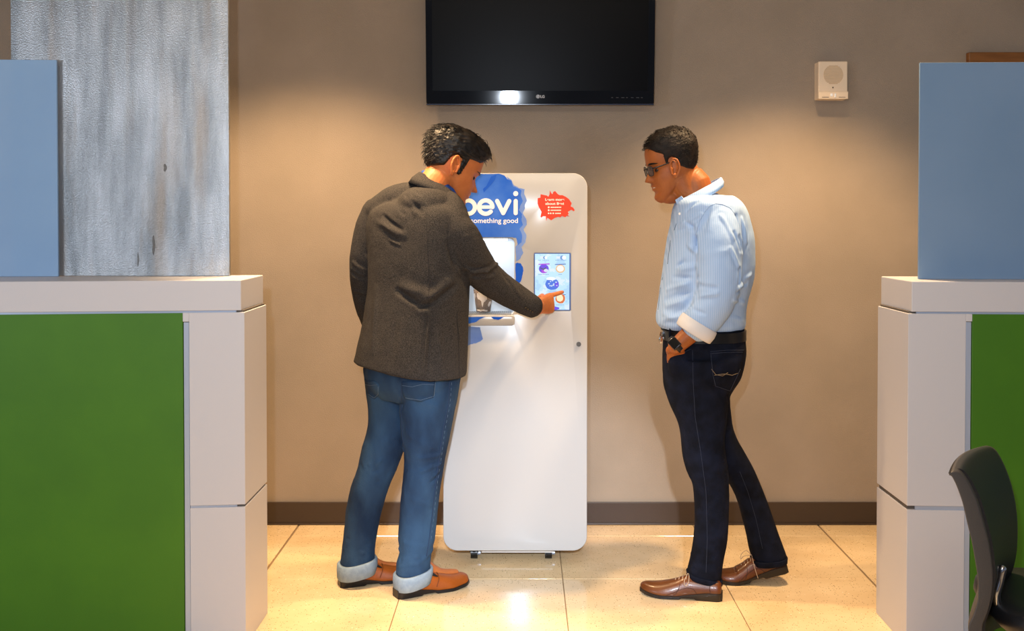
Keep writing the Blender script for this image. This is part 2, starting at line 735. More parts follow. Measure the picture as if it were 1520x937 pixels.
def counter(name, label, xs, xc, xg, xt, xedge, side, slabpx, grpx, sheary):
    """xs slab corner, xc column corner, xt trim edge, xg green edge (photo x on the front plane); side = +1 when it runs to the right"""
    t = empty(name, (at(xs, 900, YF).x, (YF + YB) / 2, 0))
    tag(t, label, 'counter')
    X = lambda px: at(px, 500, YF).x
    zt = at(xs, slabpx[0], YF).z
    zs = at(xs, slabpx[1], YF).z
    x_s, x_c, x_t, x_g, x_e = X(xs), X(xc), X(xt), X(xg), xedge
    fy = lambda x: YF - abs(x - x_s) * sheary          # the desk bends gently towards the camera
    def plan(x0, x1, inset=0.0):
        return [(x0, fy(x0) + inset), (x1, fy(x1) + inset), (x1, fy(x1) + YB - YF - inset), (x0, fy(x0) + YB - YF - inset)]
    def piece(nm, x0, x1, z0, z1, m, inset=0.0, bev=0.0015, lab=None):
        bm = bmesh.new()
        prism(bm, plan(x0, x1, inset), z0, z1, bev)
        o = mesh_obj(nm, bm, m, t, smooth=False)
        if lab:
            o['label'] = lab
        return o
    piece('worktop', x_s, x_e, zs, zt, m_white, bev=0.0025)
    zg1, zg0 = at(xc, grpx[0], YF).z, at(xc, grpx[1], YF).z
    rv = 0.006
    piece('upper_panel', x_c, x_t, zg1, zs - rv, m_white)
    piece('lower_panel', x_c, x_t, 0.0, zg0, m_white)
    piece('core', x_c + side * 0.004, x_e, 0.0, zs + 0.001, m_dark, inset=0.012, lab='dark recess behind the joints')
    ztr = at(xt, 477, YF).z
    piece('upper_filler', x_t, x_g, ztr, zs - rv, m_white)
    bm = bmesh.new()
    prism(bm, plan(x_t + side * 0.001, x_g - side * 0.002, 0.003), 0.0, ztr - 0.002, 0.001)
    mesh_obj('trim_strip', bm, m_trim, t, smooth=False)['label'] = 'pale metallic upright strip'
    xr = x_c + side * 0.028
    bm = bmesh.new()
    prism(bm, plan(xr, x_t, 0.005), zg0 - 0.001, zg1 + 0.001, 0.0)
    mesh_obj('joint_strip', bm, m_trim, t, smooth=False)['label'] = 'pale metallic strip in the joint'
    bm = bmesh.new()
    prism(bm, plan(xr, x_e, 0.006), zs - rv - 0.001, zs + 0.001, 0.0)
    mesh_obj('joint_strip', bm, m_trim, t, smooth=False)['label'] = 'pale metallic strip under the worktop'
    piece('green_panel', x_g, x_e, 0.0, zs - rv - 0.001, m_green, lab='flat green front panel')
    return t, zt


cl, ZT = counter('reception_counter', 'white counter with green front at the left of the photo', 358, 363, 274, 283, -2.3, -1, (416, 461), (749, 752.5), 0.105)
cr, ZT2 = counter('reception_counter', 'white counter with green front behind the office chair on the right', 1353, 1348, 1441, 1432, 2.3, 1, (418, 463), (751, 757), 0.06)

# metal sheet standing on the left counter
m_metal = mat('galvanised_sheet', '#babcbe', 0.30, metal=0.85, col2='#8c9092', nscale=5, stretch=(3.0, 1, 0.5), bump=0.22, bscale=230)


def streaks(m):
    nt = m.node_tree
    N, L = nt.nodes, nt.links
    b = N['Principled BSDF']
    src = b.inputs['Base Color'].links[0].from_socket
    tc = N.new('ShaderNodeTexCoord')
    mp = N.new('ShaderNodeMapping')
    mp.inputs['Scale'].default_value = (9, 1, 0.9)
    L.new(tc.outputs['Object'], mp.inputs['Vector'])
    n = N.new('ShaderNodeTexNoise')
    n.inputs['Scale'].default_value = 1.3
    n.inputs['Detail'].default_value = 5
    L.new(mp.outputs[0], n.inputs['Vector'])
    r = N.new('ShaderNodeValToRGB')
    r.color_ramp.elements[0].position = 0.52
    r.color_ramp.elements[1].position = 0.72
    r.color_ramp.elements[0].color = (0, 0, 0, 1)
    r.color_ramp.elements[1].color = (0.5, 0.5, 0.5, 1)
    L.new(n.outputs['Fac'], r.inputs['Fac'])
    mx = N.new('ShaderNodeMixRGB')
    L.new(r.outputs['Color'], mx.inputs['Fac'])
    L.new(src, mx.inputs['Color1'])
    mx.inputs['Color2'].default_value = lin('#a58d72')
    L.new(mx.outputs['Color'], b.inputs['Base Color'])


streaks(m_metal)
Ym = 3.735
bm = bmesh.new()
bx(bm, at(18, 200, Ym).x, at(340, 200, Ym).x, Ym - 0.004, Ym + 0.012, ZT + 0.0005, 2.60, 0.001)
tag(mesh_obj('metal_sheet', bm, m_metal, smooth=False), 'tall weathered grey metal sheet standing on the left counter', 'metal panel')
sh = bpy.data.objects['metal_sheet']             # dark runs and smudges on the sheet
m_smudge = mat('smudge', '#6c6660', 0.6, alpha=0.55)
for (x, y, wd, hh) in ((228, 364, 5, 30), (205, 385, 3, 22), (245, 249, 6, 12)):
    pts = []
    bm = bmesh.new()
    for k in range(14):
        a = 2 * PI * k / 14
        q = at(x + wd / 2 * math.cos(a) * (0.5 + 0.5 * abs(math.cos(a * 1.5))), y + hh / 2 * math.sin(a), Ym - 0.004)
        pts.append((q.x, q.z))
    slab_from(bm, [pts], Ym - 0.0045, Ym - 0.003)
    mesh_obj('smudge', bm, m_smudge, sh, smooth=False)


def glass_sheet(label, px0, px1, x_end, ytop, Yg, zt, side, shear):
    m = mat('frosted_glass', '#98bce2' if side < 0 else '#7a97b8', 0.5, col2='#90b5de' if side < 0 else '#7190b2', nscale=2, trans=0.0, alpha=0.74 if side < 0 else 0.9, spec=0.5)
    xa = at(px0, 200, Yg).x
    z1 = at(px0, ytop, Yg).z
    f = lambda x: Yg - abs(x - xa) * shear
    bm = bmesh.new()
    prism(bm, [(xa, f(xa)), (x_end, f(x_end)), (x_end, f(x_end) + 0.010), (xa, f(xa) + 0.010)], zt + 0.0005, z1, 0.0012)
    return tag(mesh_obj('glass_screen', bm, m, smooth=False), label, 'glass screen')


glass_sheet('blue frosted glass screen in front of the grey metal sheet', 84.5, 0, -2.2, 89, 3.705, ZT, -1, 0.05)
glass_sheet('wide blue frosted glass screen on the right counter', 1365, 1520, 2.2, 93, 3.62, ZT2, 1, 0.035)

# wooden board behind the right glass screen
m_wood = mat('brown_wood', '#8a5a2c', 0.5, col2='#7a4c22', nscale=6, stretch=(1, 1, 8))
a = at(1439, 77, 4.86)
bm = bmesh.new()
bx(bm, a.x, a.x + 0.62, 4.865, WY, a.z - 0.55, a.z, 0.004)
wb = tag(mesh_obj('wall_board', bm, m_wood, smooth=False), 'brown board on the wall, mostly behind the right glass screen', 'board')

# ------------------------------------------------------------------ television
m_tvf = mat('tv_gloss_black', '#070709', 0.05, spec=0.4)
m_tvs = mat('tv_screen', '#060609', 0.30, spec=0.06)
m_letter = mat('logo_grey', '#b4b4b8', 0.4)
TY = 4.80
p0, p1 = at(633, 154, TY), at(970.5, 154, TY)
W_, H_ = p1.x - p0.x, 0.62
tv = empty('television', ((p0.x + p1.x) / 2, TY, p0.z))
tag(tv, 'black flat television on the wall above the white dispenser', 'television')


def tvp(name, fn, m, lab=None, smooth=False):
    bm = bmesh.new()
    fn(bm)
    me = bpy.data.meshes.new(name)
    bmesh.ops.recalc_face_normals(bm, faces=bm.faces)
    bm.to_mesh(me)
    bm.free()
    me.materials.append(m)
    o = bpy.data.objects.new(name, me)
    link(o, tv)
    if lab:
        o['label'] = lab
    return o


pxm = TY / F
bz = 19 * pxm
tvp('frame', lambda b: slab_from(b, [rrect(-W_ / 2, W_ / 2, 0, H_, 0.004, 3), rrect(-W_ / 2 + 0.028, W_ / 2 - 0.028, bz, H_ - 0.028, 0.002, 2)], -0.006, 0.018), m_tvf)
tvp('back_housing', lambda b: bx(b, -W_ / 2 + 0.004, W_ / 2 - 0.004, 0.0185, 0.045, 0.004, H_ - 0.004, 0.004), mat('tv_back', '#151517', 0.5))
tvp('screen', lambda b: bx(b, -W_ / 2 + 0.027, W_ / 2 - 0.027, -0.002, 0.01, bz - 0.001, H_ - 0.027), m_tvs)
tvp('bottom_strip', lambda b: bx(b, -W_ / 2, W_ / 2, -0.008, 0.016, -0.006, -0.0002, 0.002), mat('tv_strip', '#27354f', 0.15))
tvp('wall_bracket', lambda b: bx(b, -0.2, 0.2, 0.0455, 0.088, 0.25, 0.5, 0.003), m_dark)


def tv_text(body, x, z, size, m, name):
    cu = bpy.data.curves.new('t', 'FONT')
    cu.body = body
    cu.size = size
    cu.extrude = 0.0004
    cu.offset = 0.0006
    o = bpy.data.objects.new('t', cu)
    C.objects.link(o)
    bpy.context.view_layer.update()
    me = bpy.data.meshes.new_from_object(o.evaluated_get(bpy.context.evaluated_depsgraph_get()))
    bpy.data.objects.remove(o)
    co = getco(me)
    setco(me, np.stack([co[:, 0] + x, -0.0064 - co[:, 2], co[:, 1] + z], 1))
    me.materials.clear()
    me.materials.append(m)
    o = bpy.data.objects.new(name, me)
    link(o, tv)
    return o


lx = (798.5 - (633 + 970.5) / 2) * pxm
lz = 10.5 * pxm
tv_text('LG', lx + 0.010, lz - 0.0055, 0.016, m_letter, 'logo_letters')


def lgdisc(b):
    slab_from(b, [[(lx + 0.0085 * math.cos(t * PI / 12), lz + 0.0085 * math.sin(t * PI / 12)) for t in range(24)]], -0.0066, -0.0055)


tvp('logo_disc', lgdisc, m_letter)
m_tvb = mat('logo_black', '#101012', 0.3)


def lgl(b):
    r = 0.0062
    pts = [(lx + r * math.cos(R(a)), lz + r * math.sin(R(a))) for a in range(60, 361, 20)]
    for (x0, z0), (x1, z1) in zip(pts[:-1], pts[1:]):
        d = Vector((x1 - x0, 0, z1 - z0)).normalized()
        n = Vector((-d.z, 0, d.x)) * 0.0006
        slab_from(b, [[(x0 - n.x, z0 - n.z), (x1 - n.x, z1 - n.z), (x1 + n.x, z1 + n.z), (x0 + n.x, z0 + n.z)]], -0.0071, -0.0064)
    bx(b, lx - 0.0008, lx + 0.0004, -0.0071, -0.0064, lz - 0.003, lz + 0.003)
    bx(b, lx - 0.0008, lx + 0.0022, -0.0071, -0.0064, lz - 0.0032, lz - 0.002)
    bx(b, lx + 0.001, lx + r, -0.0071, -0.0064, lz - 0.0006, lz + 0.0006)
    bx(b, lx - 0.0038, lx - 0.0022, -0.0071, -0.0064, lz + 0.0016, lz + 0.003)


tvp('logo_face', lgl, m_tvb)


def marks(b):
    for k in range(7):
        x = W_ / 2 - 0.19 + k * 0.022
        bx(b, x, x + 0.008 + 0.003 * (k % 3), -0.0066, -0.006, 0.026, 0.0275)


tvp('button_marks', marks, mat('tv_marks', '#4a4a50', 0.5))
tv.rotation_euler = (R(5.0), 0, 0)

# ------------------------------------------------------------------ wall loudspeaker
m_ivory = mat('ivory_plastic', '#f2dcc0', 0.45)
m_ivory2 = mat('ivory_plastic_darker', '#d9bd96', 0.6)
SY = 4.83
a, b_ = at(1215, 91, SY), at(1258, 147, SY)
sp = empty('wall_speaker', ((a.x + b_.x) / 2, WY, b_.z))
tag(sp, 'small ivory box with round grille high on the wall', 'wall speaker')
bm = bmesh.new()
bx(bm, a.x, b_.x, SY, WY, b_.z, a.z, 0.004)
mesh_obj('housing', bm, m_ivory, sp, smooth=False)
cxs, czs = (a.x + b_.x) / 2 + 0.001, at(0, 111, SY).z
bm = bmesh.new()
rg = 0.044
for k in range(-7, 8):
    z = czs + k * 0.0056
    h = math.sqrt(max(0, rg * rg - (z - czs) ** 2))
    if h > 0.008:
        bx(bm, cxs - h, cxs + h, SY - 0.0022, SY + 0.001, z - 0.0016, z + 0.0016, 0.0005, 1)
mesh_obj('grille', bm, m_ivory2, sp, smooth=False)
bm = bmesh.new()
zl = at(0, 136, SY).z
bx(bm, a.x - 0.001, b_.x + 0.001, SY - 0.010, SY - 0.0002, b_.z - 0.001, zl, 0.003)
mesh_obj('lens_cover', bm, m_ivory, sp, smooth=False)
bm = bmesh.new()
m_slot = mat('slot_dark', '#5a3f22', 0.6)
bx(bm, cxs - 0.052, cxs - 0.022, SY - 0.0115, SY - 0.009, b_.z + 0.006, b_.z + 0.008)
mesh_obj('slot', bm, m_slot, sp, smooth=False)
bm = bmesh.new()
bx(bm, cxs + 0.022, cxs + 0.052, SY - 0.0115, SY - 0.009, b_.z + 0.006, b_.z + 0.008)
mesh_obj('slot', bm, m_slot, sp, smooth=False)
bm = bmesh.new()
bx(bm, cxs - 0.004, cxs + 0.001, SY - 0.002, SY + 0.001, at(0, 130, SY).z - 0.003, at(0, 130, SY).z + 0.003)
mesh_obj('badge', bm, m_slot, sp, smooth=False)
bm = bmesh.new()
bx(bm, cxs - 0.016, cxs - 0.004, SY - 0.014, SY - 0.0102, b_.z + 0.010, b_.z + 0.024, 0.003)
bx(bm, cxs + 0.002, cxs + 0.010, SY - 0.014, SY - 0.0102, b_.z + 0.006, b_.z + 0.024, 0.003)
mesh_obj('strobe_lens', bm, mat('clear_lens', '#ffffff', 0.1, spec=0.8), sp, smooth=False)

# ------------------------------------------------------------------ drink dispenser
MY = 4.318
m_shell = mat('white_shell', '#b9b8b7', 0.19, spec=0.4)
m_shell2 = mat('white_side', '#d6d2cf', 0.35)
P = lambda x, y: ((at(x, y, MY).x), at(x, y, MY).z)
mx0, mz0 = P(658, 818)
mx1, mz1 = P(872, 257)
dd = empty('drink_dispenser', ((mx0 + mx1) / 2, MY + 0.27, 0))
tag(dd, 'tall white touch-screen drink dispenser on castors between the two men', 'drink dispenser')
nx0, nz0 = P(676, 468)
nx1, nz1 = P(764, 354)
sx0, sz0 = P(793, 461)
sx1, sz1 = P(847, 376)
bm = bmesh.new()
slab_from(bm, [rrect(mx0, mx1, mz0, mz1, 0.058, 10), rrect(nx0, nx1, nz0, nz1, 0.02, 5), rrect(sx0, sx1, sz0, sz1, 0.002, 1)], MY, MY + 0.03)
be = [e for e in bm.edges if len(e.link_faces) == 2 and e.calc_face_angle(0) > 1.0 and all(abs(v.co.y - MY) < 1e-5 for v in e.verts)]
bmesh.ops.bevel(bm, geom=be, offset=0.0035, segments=3, affect='EDGES', profile=0.5)
mesh_obj('front_panel', bm, m_shell, dd, angle=35)
bm = bmesh.new()
slab_from(bm, [rrect(mx0 + 0.003, mx1 - 0.003, mz0 + 0.003, mz1 - 0.003, 0.055, 10), rrect(nx0 - 0.002, nx1 + 0.002, nz0 - 0.002, nz1 + 0.002, 0.02, 5)], MY + 0.0302, MY + 0.22)
mesh_obj('housing', bm, m_shell2, dd, angle=35)
bm = bmesh.new()
slab_from(bm, [rrect(mx0 + 0.003, mx1 - 0.003, mz0 + 0.003, mz1 - 0.003, 0.055, 10)], MY + 0.2202, MY + 0.55)
mesh_obj('rear_housing', bm, m_shell2, dd, angle=35)
# lit niche: a white liner and a light strip in its ceiling
m_liner = mat('niche_liner', '#e6ecf2', 0.35)
bm = bmesh.new()
o1 = rrect(nx0 + 0.001, nx1 - 0.001, nz0 + 0.001, nz1 - 0.001, 0.0185, 5)
loft(bm, [[Vector((x, MY + 0.004, z)) for x, z in o1], [Vector((x * 0.98 + 0.02 * (nx0 + nx1) / 2, MY + 0.19, z)) for x, z in o1]], (0, 1))
mesh_obj('niche', bm, m_liner, dd, angle=35, recalc=False)
bm = bmesh.new()
bx(bm, nx0 + 0.03, nx1 - 0.03, MY + 0.03, MY + 0.16, nz1 - 0.010, nz1 - 0.004, 0.001)
o = mesh_obj('niche_light', bm, mat('niche_lamp', '#ffffff', 0.5, emit='#e8f3ff', estr=3.5), dd, smooth=False)
o['label'] = 'glowing strip in the ceiling of the niche'
# nozzle
bm = bmesh.new()
cyl(bm, ((nx0 + nx1) / 2 - 0.004, MY + 0.09, nz1 - 0.026), ((nx0 + nx1) / 2 - 0.004, MY + 0.09, nz1 - 0.011), 0.014, 0.018)
mesh_obj('nozzle', bm, mat('nozzle_white', '#d4d8dc', 0.3), dd, angle=35)
# drip tray
tz0 = P(0, 483)[1]
tx0 = P(676, 0)[0]
bm = bmesh.new()
slab_from(bm, [rrect(tx0, nx1, tz0, nz0 + 0.001, 0.012, 5)], MY - 0.014, MY - 0.0005)
be = [e for e in bm.edges if len(e.link_faces) == 2 and e.calc_face_angle(0) > 1.0 and all(abs(v.co.y - (MY - 0.014)) < 1e-5 for v in e.verts)]
bmesh.ops.bevel(bm, geom=be, offset=0.003, segments=2, affect='EDGES', profile=0.5)
mesh_obj('drip_tray', bm, m_shell, dd, angle=35)
bm = bmesh.new()
k = 0
x = nx0 + 0.012
while x < nx1 - 0.012:
    bx(bm, x, x + 0.0016, MY + 0.006, MY + 0.15, nz0 + 0.0015, nz0 + 0.004)
    x += 0.0042
bx(bm, nx0 + 0.01, nx1 - 0.01, MY + 0.0035, MY + 0.0058, nz0 + 0.0015, nz0 + 0.004)
mesh_obj('drip_grate', bm, mat('grate_grey', '#7b7f86', 0.4), dd, smooth=False)

# printed artwork
m_blue1 = mat('blue_watercolour', '#2363d6', 0.4, col2='#4478dc', nscale=7, detail=5, ramp=(0.38, 0.62), spec=0.15)
m_blue2 = mat('blue_watercolour_dark', '#0d50cc', 0.4, col2='#2060d2', nscale=9, spec=0.15)
m_blue3 = mat('blue_watercolour_pale', '#6888d2', 0.4, col2='#809fdc', nscale=9, spec=0.15)
m_print = mat('white_print', '#f1efee', 0.35)
main = [(659.5, 275), (663, 266), (670, 260.5), (680, 258.5), (711, 258), (740, 258), (748.6, 260.5), (753, 266), (759, 268), (762, 277), (769.5, 280), (774, 283),
        (773, 290), (776, 298), (772, 306), (770, 312), (775, 318), (774, 325), (776, 334), (771, 340), (775, 349), (774, 360), (769, 364), (766, 353.0), (761, 352.3),
        (680, 352.3), (674.5, 355), (674, 484), (659.5, 484)]
face_poly('blue_splash', rough_outline(main, 0.5, 3), MY, m_blue1, dd)
pale = [(752, 262), (759, 267), (763, 275), (770, 279), (779, 281), (778, 288), (782, 298), (779, 305), (779, 310), (776, 316), (781, 325), (782, 334), (777, 340), (781.5, 349), (780, 360), (774, 367),
        (777, 375), (772.5, 384), (766, 388.5), (765.2, 366), (769, 362), (774, 349), (770, 340), (775, 334), (774, 325), (769, 312), (775, 298), (770, 284), (760, 278), (756, 270)]
o = face_poly('pale_splash', rough_outline(pale, 0.45, 3, 5), MY, m_blue3, dd, 0.0004)
o['label'] = 'pale blue watercolour edge'
o = face_poly('dark_splash', rough_outline([(765.2, 391), (768, 390), (773, 391), (776, 396), (777, 402), (775, 410), (773, 418), (770, 421), (765.2, 420)], 0.4, 3, 6), MY, m_blue2, dd)
o['label'] = 'deep blue watercolour blot'
face_poly('lower_splash', rough_outline([(659.5, 484.5), (698, 485), (713, 486), (714, 492), (717, 503), (713, 507), (706, 510), (699, 511), (690, 516), (678, 512), (659.5, 518)], 0.5, 3, 7), MY, m_blue3, dd, 0.0004)
face_poly('tray_splash', rough_outline([(680, 470.5), (721, 470.5), (712, 474), (707, 478), (697, 480.5), (680, 480.5)], 0.3, 3, 8), MY - 0.014, m_blue1, dd)
face_poly('tray_splash', rough_outline([(729, 470.5), (749, 470.5), (744, 473), (740, 475), (733, 474)], 0.3, 3, 9), MY - 0.014, m_blue2, dd)
o = face_poly('dark_brush_mark', rough_outline([(722, 276), (729, 262), (737, 259.5), (735, 266), (729, 274), (722, 281), (718, 286), (717, 281)], 0.3, 3, 10), MY - 0.0006, m_blue2, dd, 0.0003)
# logo: round stroked letters
YL_ = MY - 0.0006
bm = bmesh.new()


def arc(cx, cy, rx, ry, a0, a1, n=20):
    return [(cx + rx * math.cos(R(a0 + (a1 - a0) * i / n)), cy - ry * math.sin(R(a0 + (a1 - a0) * i / n))) for i in range(n + 1)]


SW = 6.2
stroke(bm, [(685, 286.5), (685, 308)], SW, YL_)
stroke(bm, arc(695, 307.5, 10, 10, 0, 360, 28), SW, YL_)
stroke(bm, [(711.5, 307.5), (730.2, 307.5)], 5.0, YL_)
stroke(bm, arc(721, 307.5, 10, 10, 0, 318, 26), SW, YL_)
stroke(bm, [(738, 298.5), (747, 316.5), (756, 298.5)], SW, YL_)
stroke(bm, [(765.5, 298.5), (765.5, 316.5)], SW, YL_)
stroke(bm, arc(765.5, 287.5, 1.2, 1.2, 0, 360, 8), 5.2, YL_)
mesh_obj('logo_letters', bm, m_print, dd, smooth=False)
lettering('tagline', 'something good', 698.5, 331, 7.2, YL_, m_print, dd, bold=0.0004, width_px=70)
for o in (bpy.data.objects['tagline'],):
    pass

# red sticker
m_red = mat('red_sticker', '#dc4428', 0.4, spec=0.15)
red = [(128, 300), (190, 290), (195, 210), (345, 240), (372, 268), (400, 215), (412, 120), (440, 180), (468, 210), (490, 150), (535, 138), (590, 205), (640, 232), (700, 230), (780, 270),
       (850, 320), (915, 420), (890, 490), (950, 520), (985, 580), (965, 605), (905, 570), (870, 590), (825, 620), (850, 660), (820, 690), (870, 730), (800, 710), (770, 745), (690, 715),
       (655, 745), (600, 735), (530, 755), (440, 815), (350, 755), (325, 835), (315, 720), (250, 720), (215, 750), (190, 730), (215, 620), (150, 500), (125, 420)]
redpx = [(790 + x / 15.61, 275 + y / 15.61) for x, y in red]
st = face_poly('red_sticker', redpx, MY, m_red, dd)
m_cream = mat('cream_print', '#f7ead8', 0.4)
YS = MY - 0.0006
for nm, tx, x, y, h, wpx in (('sticker_text', 'Learn more', 809, 298, 3.5, 28.5), ('sticker_text', 'about Bevi', 809.5, 304, 3.5, 27.5)):
    lettering(nm, tx, x, y, h, YS, m_cream, st, bold=0.0004, width_px=wpx)
bm = bmesh.new()
rnd = random.Random(2)
for row, y in enumerate((307.8, 312.2, 316.8)):
    if row < 2:
        q = [(814.5 + 1.4 * math.cos(t * PI / 6), y + 1.4 * math.sin(t * PI / 6)) for t in range(12)]
        slab_from(bm, [[(at(a_, b2, YS).x, at(a_, b2, YS).z) for a_, b2 in q]], YS - 0.0005, YS)
        x = 817.3
    else:
        for cx_ in (814.3, 817.5, 821.2):
            q = [(cx_ + 1.2 * math.cos(t * PI / 6), y + 1.2 * math.sin(t * PI / 6)) for t in range(12)]
            slab_from(bm, [[(at(a_, b2, YS).x, at(a_, b2, YS).z) for a_, b2 in q]], YS - 0.0005, YS)
        x = 824
    while x < 832.5:
        wdt = rnd.uniform(0.8, 1.5)
        p_, q_ = at(x, y + 0.9, YS), at(x + wdt, y - 0.8, YS)
        bx(bm, p_.x, q_.x, YS - 0.0005, YS, p_.z, q_.z)
        x += wdt + 0.4
mesh_obj('small_print', bm, m_cream, st, smooth=False)
# lock
lx_, lz_ = P(859, 511)
bm = bmesh.new()
cyl(bm, (lx_, MY - 0.004, lz_), (lx_, MY + 0.002, lz_), 0.0095)
cyl(bm, (lx_, MY - 0.0055, lz_), (lx_, MY - 0.003, lz_), 0.0065)
mesh_obj('lock', bm, mat('lock_metal', '#6e6a66', 0.3, metal=0.8), dd, angle=35)

# touch screen
m_scr = mat('screen_glow', '#b8dcf4', 0.25, emit='#bfe4fa', estr=0.55)


def screen_mix(m):
    nt = m.node_tree
    N, L = nt.nodes, nt.links
    b = N['Principled BSDF']
    tc = N.new('ShaderNodeTexCoord')
    n = N.new('ShaderNodeTexNoise')
    n.inputs['Scale'].default_value = 22
    n.inputs['Detail'].default_value = 4
    L.new(tc.outputs['Object'], n.inputs['Vector'])
    r = N.new('ShaderNodeValToRGB')
    r.color_ramp.interpolation = 'CONSTANT'
    r.color_ramp.elements[0].color = lin('#aed6f6')
    r.color_ramp.elements[1].position = 0.45
    r.color_ramp.elements[1].color = lin('#bfe5f8')
    e = r.color_ramp.elements.new(0.58)
    e.color = lin('#dcecf8')
    L.new(n.outputs['Fac'], r.inputs['Fac'])
    L.new(r.outputs['Color'], b.inputs['Emission Color'])
    b.inputs['Base Color'].default_value = lin('#30363c')
    b.inputs['Emission Strength'].default_value = 0.85


screen_mix(m_scr)
bm = bmesh.new()
bx(bm, sx0 + 0.0035, sx1 - 0.005, MY + 0.001, MY + 0.02, sz0 + 0.003, sz1 - 0.003)
ts = mesh_obj('touchscreen', bm, m_scr, dd, smooth=False)
bm = bmesh.new()
slab_from(bm, [rrect(sx0, sx1, sz0, sz1, 0.002, 2), rrect(sx0 + 0.003, sx1 - 0.0045, sz0 + 0.0025, sz1 - 0.0025, 0.001, 1)], MY - 0.0008, MY + 0.02)
mesh_obj('screen_bezel', bm, mat('blue_bezel', '#3e62b4', 0.3), dd, smooth=False)
YT = MY + 0.001


def em(name, col, s=0.8):
    m = mat(name, '#202020', 0.4, emit=col, estr=s)
    return m


def sp_poly(name, pts, m, th=0.0005, lab=None):
    o = face_poly(name, pts, YT, m, ts, th)
    if lab:
        o['label'] = lab
    return o


def disc(cx, cy, rx, ry=None, n=18, wob=0.0, seed=1):
    rn = random.Random(seed)
    ry = ry or rx
    return [(cx + rx * (1 + rn.uniform(-wob, wob)) * math.cos(2 * PI * i / n), cy + ry * (1 + rn.uniform(-wob, wob)) * math.sin(2 * PI * i / n)) for i in range(n)]


S_ = lambda x, y: (780 + x / 8.52, 365 + y / 8.52)
# toggles
for k, (x0, x1, cx_, r_) in enumerate(((188, 262, 258, 17), (390, 470, 488, 25))):
    p_ = [S_(x0, 135), S_(x1, 132), S_(x1, 165), S_(x0, 162)]
    sp_poly('toggle', p_, em('toggle_pale', '#e8f2fb'), 0.0004)
    a_ = S_(cx_ - r_ * 0.9, 150)
    sp_poly('toggle', disc(a_[0], a_[1], (r_ + 3) / 8.52), em('toggle_blue', '#6f9fdc'), 0.0006)
    a_ = S_(cx_, 150)
    sp_poly('toggle_knob', disc(a_[0], a_[1], r_ / 8.52), em('toggle_white', '#ffffff', 0.95), 0.0008)
# drink pictures
a_ = S_(232, 290)
sp_poly('drink_picture', disc(a_[0], a_[1], 7.3, 6.8), em('violet_fruit', '#6a3fe6'), 0.0004, 'round purple fruit picture')
b1 = S_(240, 320)
sp_poly('drink_picture', disc(b1[0], b1[1], 4.6, 3.0), em('magenta_fruit', '#b43ee0'), 0.0006)
b1 = S_(260, 312)
sp_poly('drink_picture', disc(b1[0], b1[1], 3.4, 2.3), em('white_fruit', '#dfe8f8'), 0.0008)
sp_poly('drink_picture', [S_(185, 270), S_(225, 290), S_(262, 268), S_(262, 285), S_(228, 306), S_(188, 288)], em('dark_fruit', '#45506a'), 0.0008)
sp_poly('banner', [S_(165, 228), S_(305, 222), S_(305, 237), S_(165, 240)], em('magenta_banner', '#b43ee0'), 0.0006)
a_ = S_(441, 290)
sp_poly('drink_picture', disc(a_[0], a_[1], 6.9, 6.2, wob=0.04), em('orange_ring', '#f6bf80'), 0.0004, 'round orange-rimmed fruit picture')
sp_poly('drink_picture', disc(a_[0], a_[1] - 0.2, 5.4, 4.8, wob=0.06), em('pale_fruit', '#f7efe9', 0.9), 0.0006)
sp_poly('banner', [S_(372, 232), S_(510, 226), S_(510, 236), S_(372, 242)], em('blue_banner', '#4a68b8'), 0.0006)
a_ = S_(338, 485)
sp_poly('drink_picture', disc(a_[0], a_[1], 10.2, 8.8, wob=0.03), em('blue_berries', '#3f74e6'), 0.0004, 'round blueberry picture')
b1 = S_(395, 490)
sp_poly('drink_picture', disc(b1[0], b1[1], 3.0, 4.6, wob=0.1), em('violet_berries', '#6a48e8'), 0.0005)
rnd = random.Random(8)
for k in range(9):
    t = k * 2.4
    rr = 2.2 + 5.4 * ((k * 0.37) % 1)
    sp_poly('berry_highlight', disc(a_[0] + rr * math.cos(t), a_[1] + rr * 0.8 * math.sin(t), rnd.uniform(1.0, 1.7), rnd.uniform(0.8, 1.3), 8, 0.15, k), em('ice_blue', '#cfe2fa'), 0.0007)
b1 = S_(325, 415)
sp_poly('drink_picture', disc(b1[0], b1[1], 7.5, 2.6, 14, 0.15), em('ice_white', '#eef5fc', 0.9), 0.0005)
a_ = S_(441, 668)
sp_poly('drink_picture', disc(a_[0], a_[1], 7.2, 7.4, wob=0.05, seed=4), em('peach_fruit', '#e8702e'), 0.0004, 'round peach picture under the fingertip')
sp_poly('drink_picture', disc(a_[0] - 1.0, a_[1] - 0.8, 5.0, 5.4, wob=0.1, seed=5), em('peach_flesh', '#fbe6bc', 0.9), 0.0006)
sp_poly('banner', [S_(372, 622), S_(508, 612), S_(508, 622), S_(372, 632)], em('blue_banner2', '#4a68b8'), 0.0003)
sp_poly('drink_picture', [S_(270, 770), S_(340, 760), S_(425, 780), S_(428, 800), S_(380, 812), S_(270, 812)], em('violet_next', '#6a48e8'), 0.0004)
# the small captions are lines of marks too fine to read
bm = bmesh.new()
for (x0, x1, y) in ((158, 198, 182), (214, 300, 182), (378, 432, 182), (444, 518, 182), (165, 296, 362), (418, 464, 362), (282, 388, 571), (345, 375, 748), (386, 485, 748)):
    x = x0
    while x < x1:
        wdt = rnd.uniform(5, 13)
        p_, q_ = at(*S_(x, y + 4), YT), at(*S_(min(x + wdt, x1), y - 4), YT)
        bx(bm, p_.x, q_.x, YT - 0.0005, YT, p_.z, q_.z)
        x += wdt + 4
tag(mesh_obj('caption', bm, em('caption_blue', '#86a4dc', 0.8), ts, smooth=False), kind='stuff')

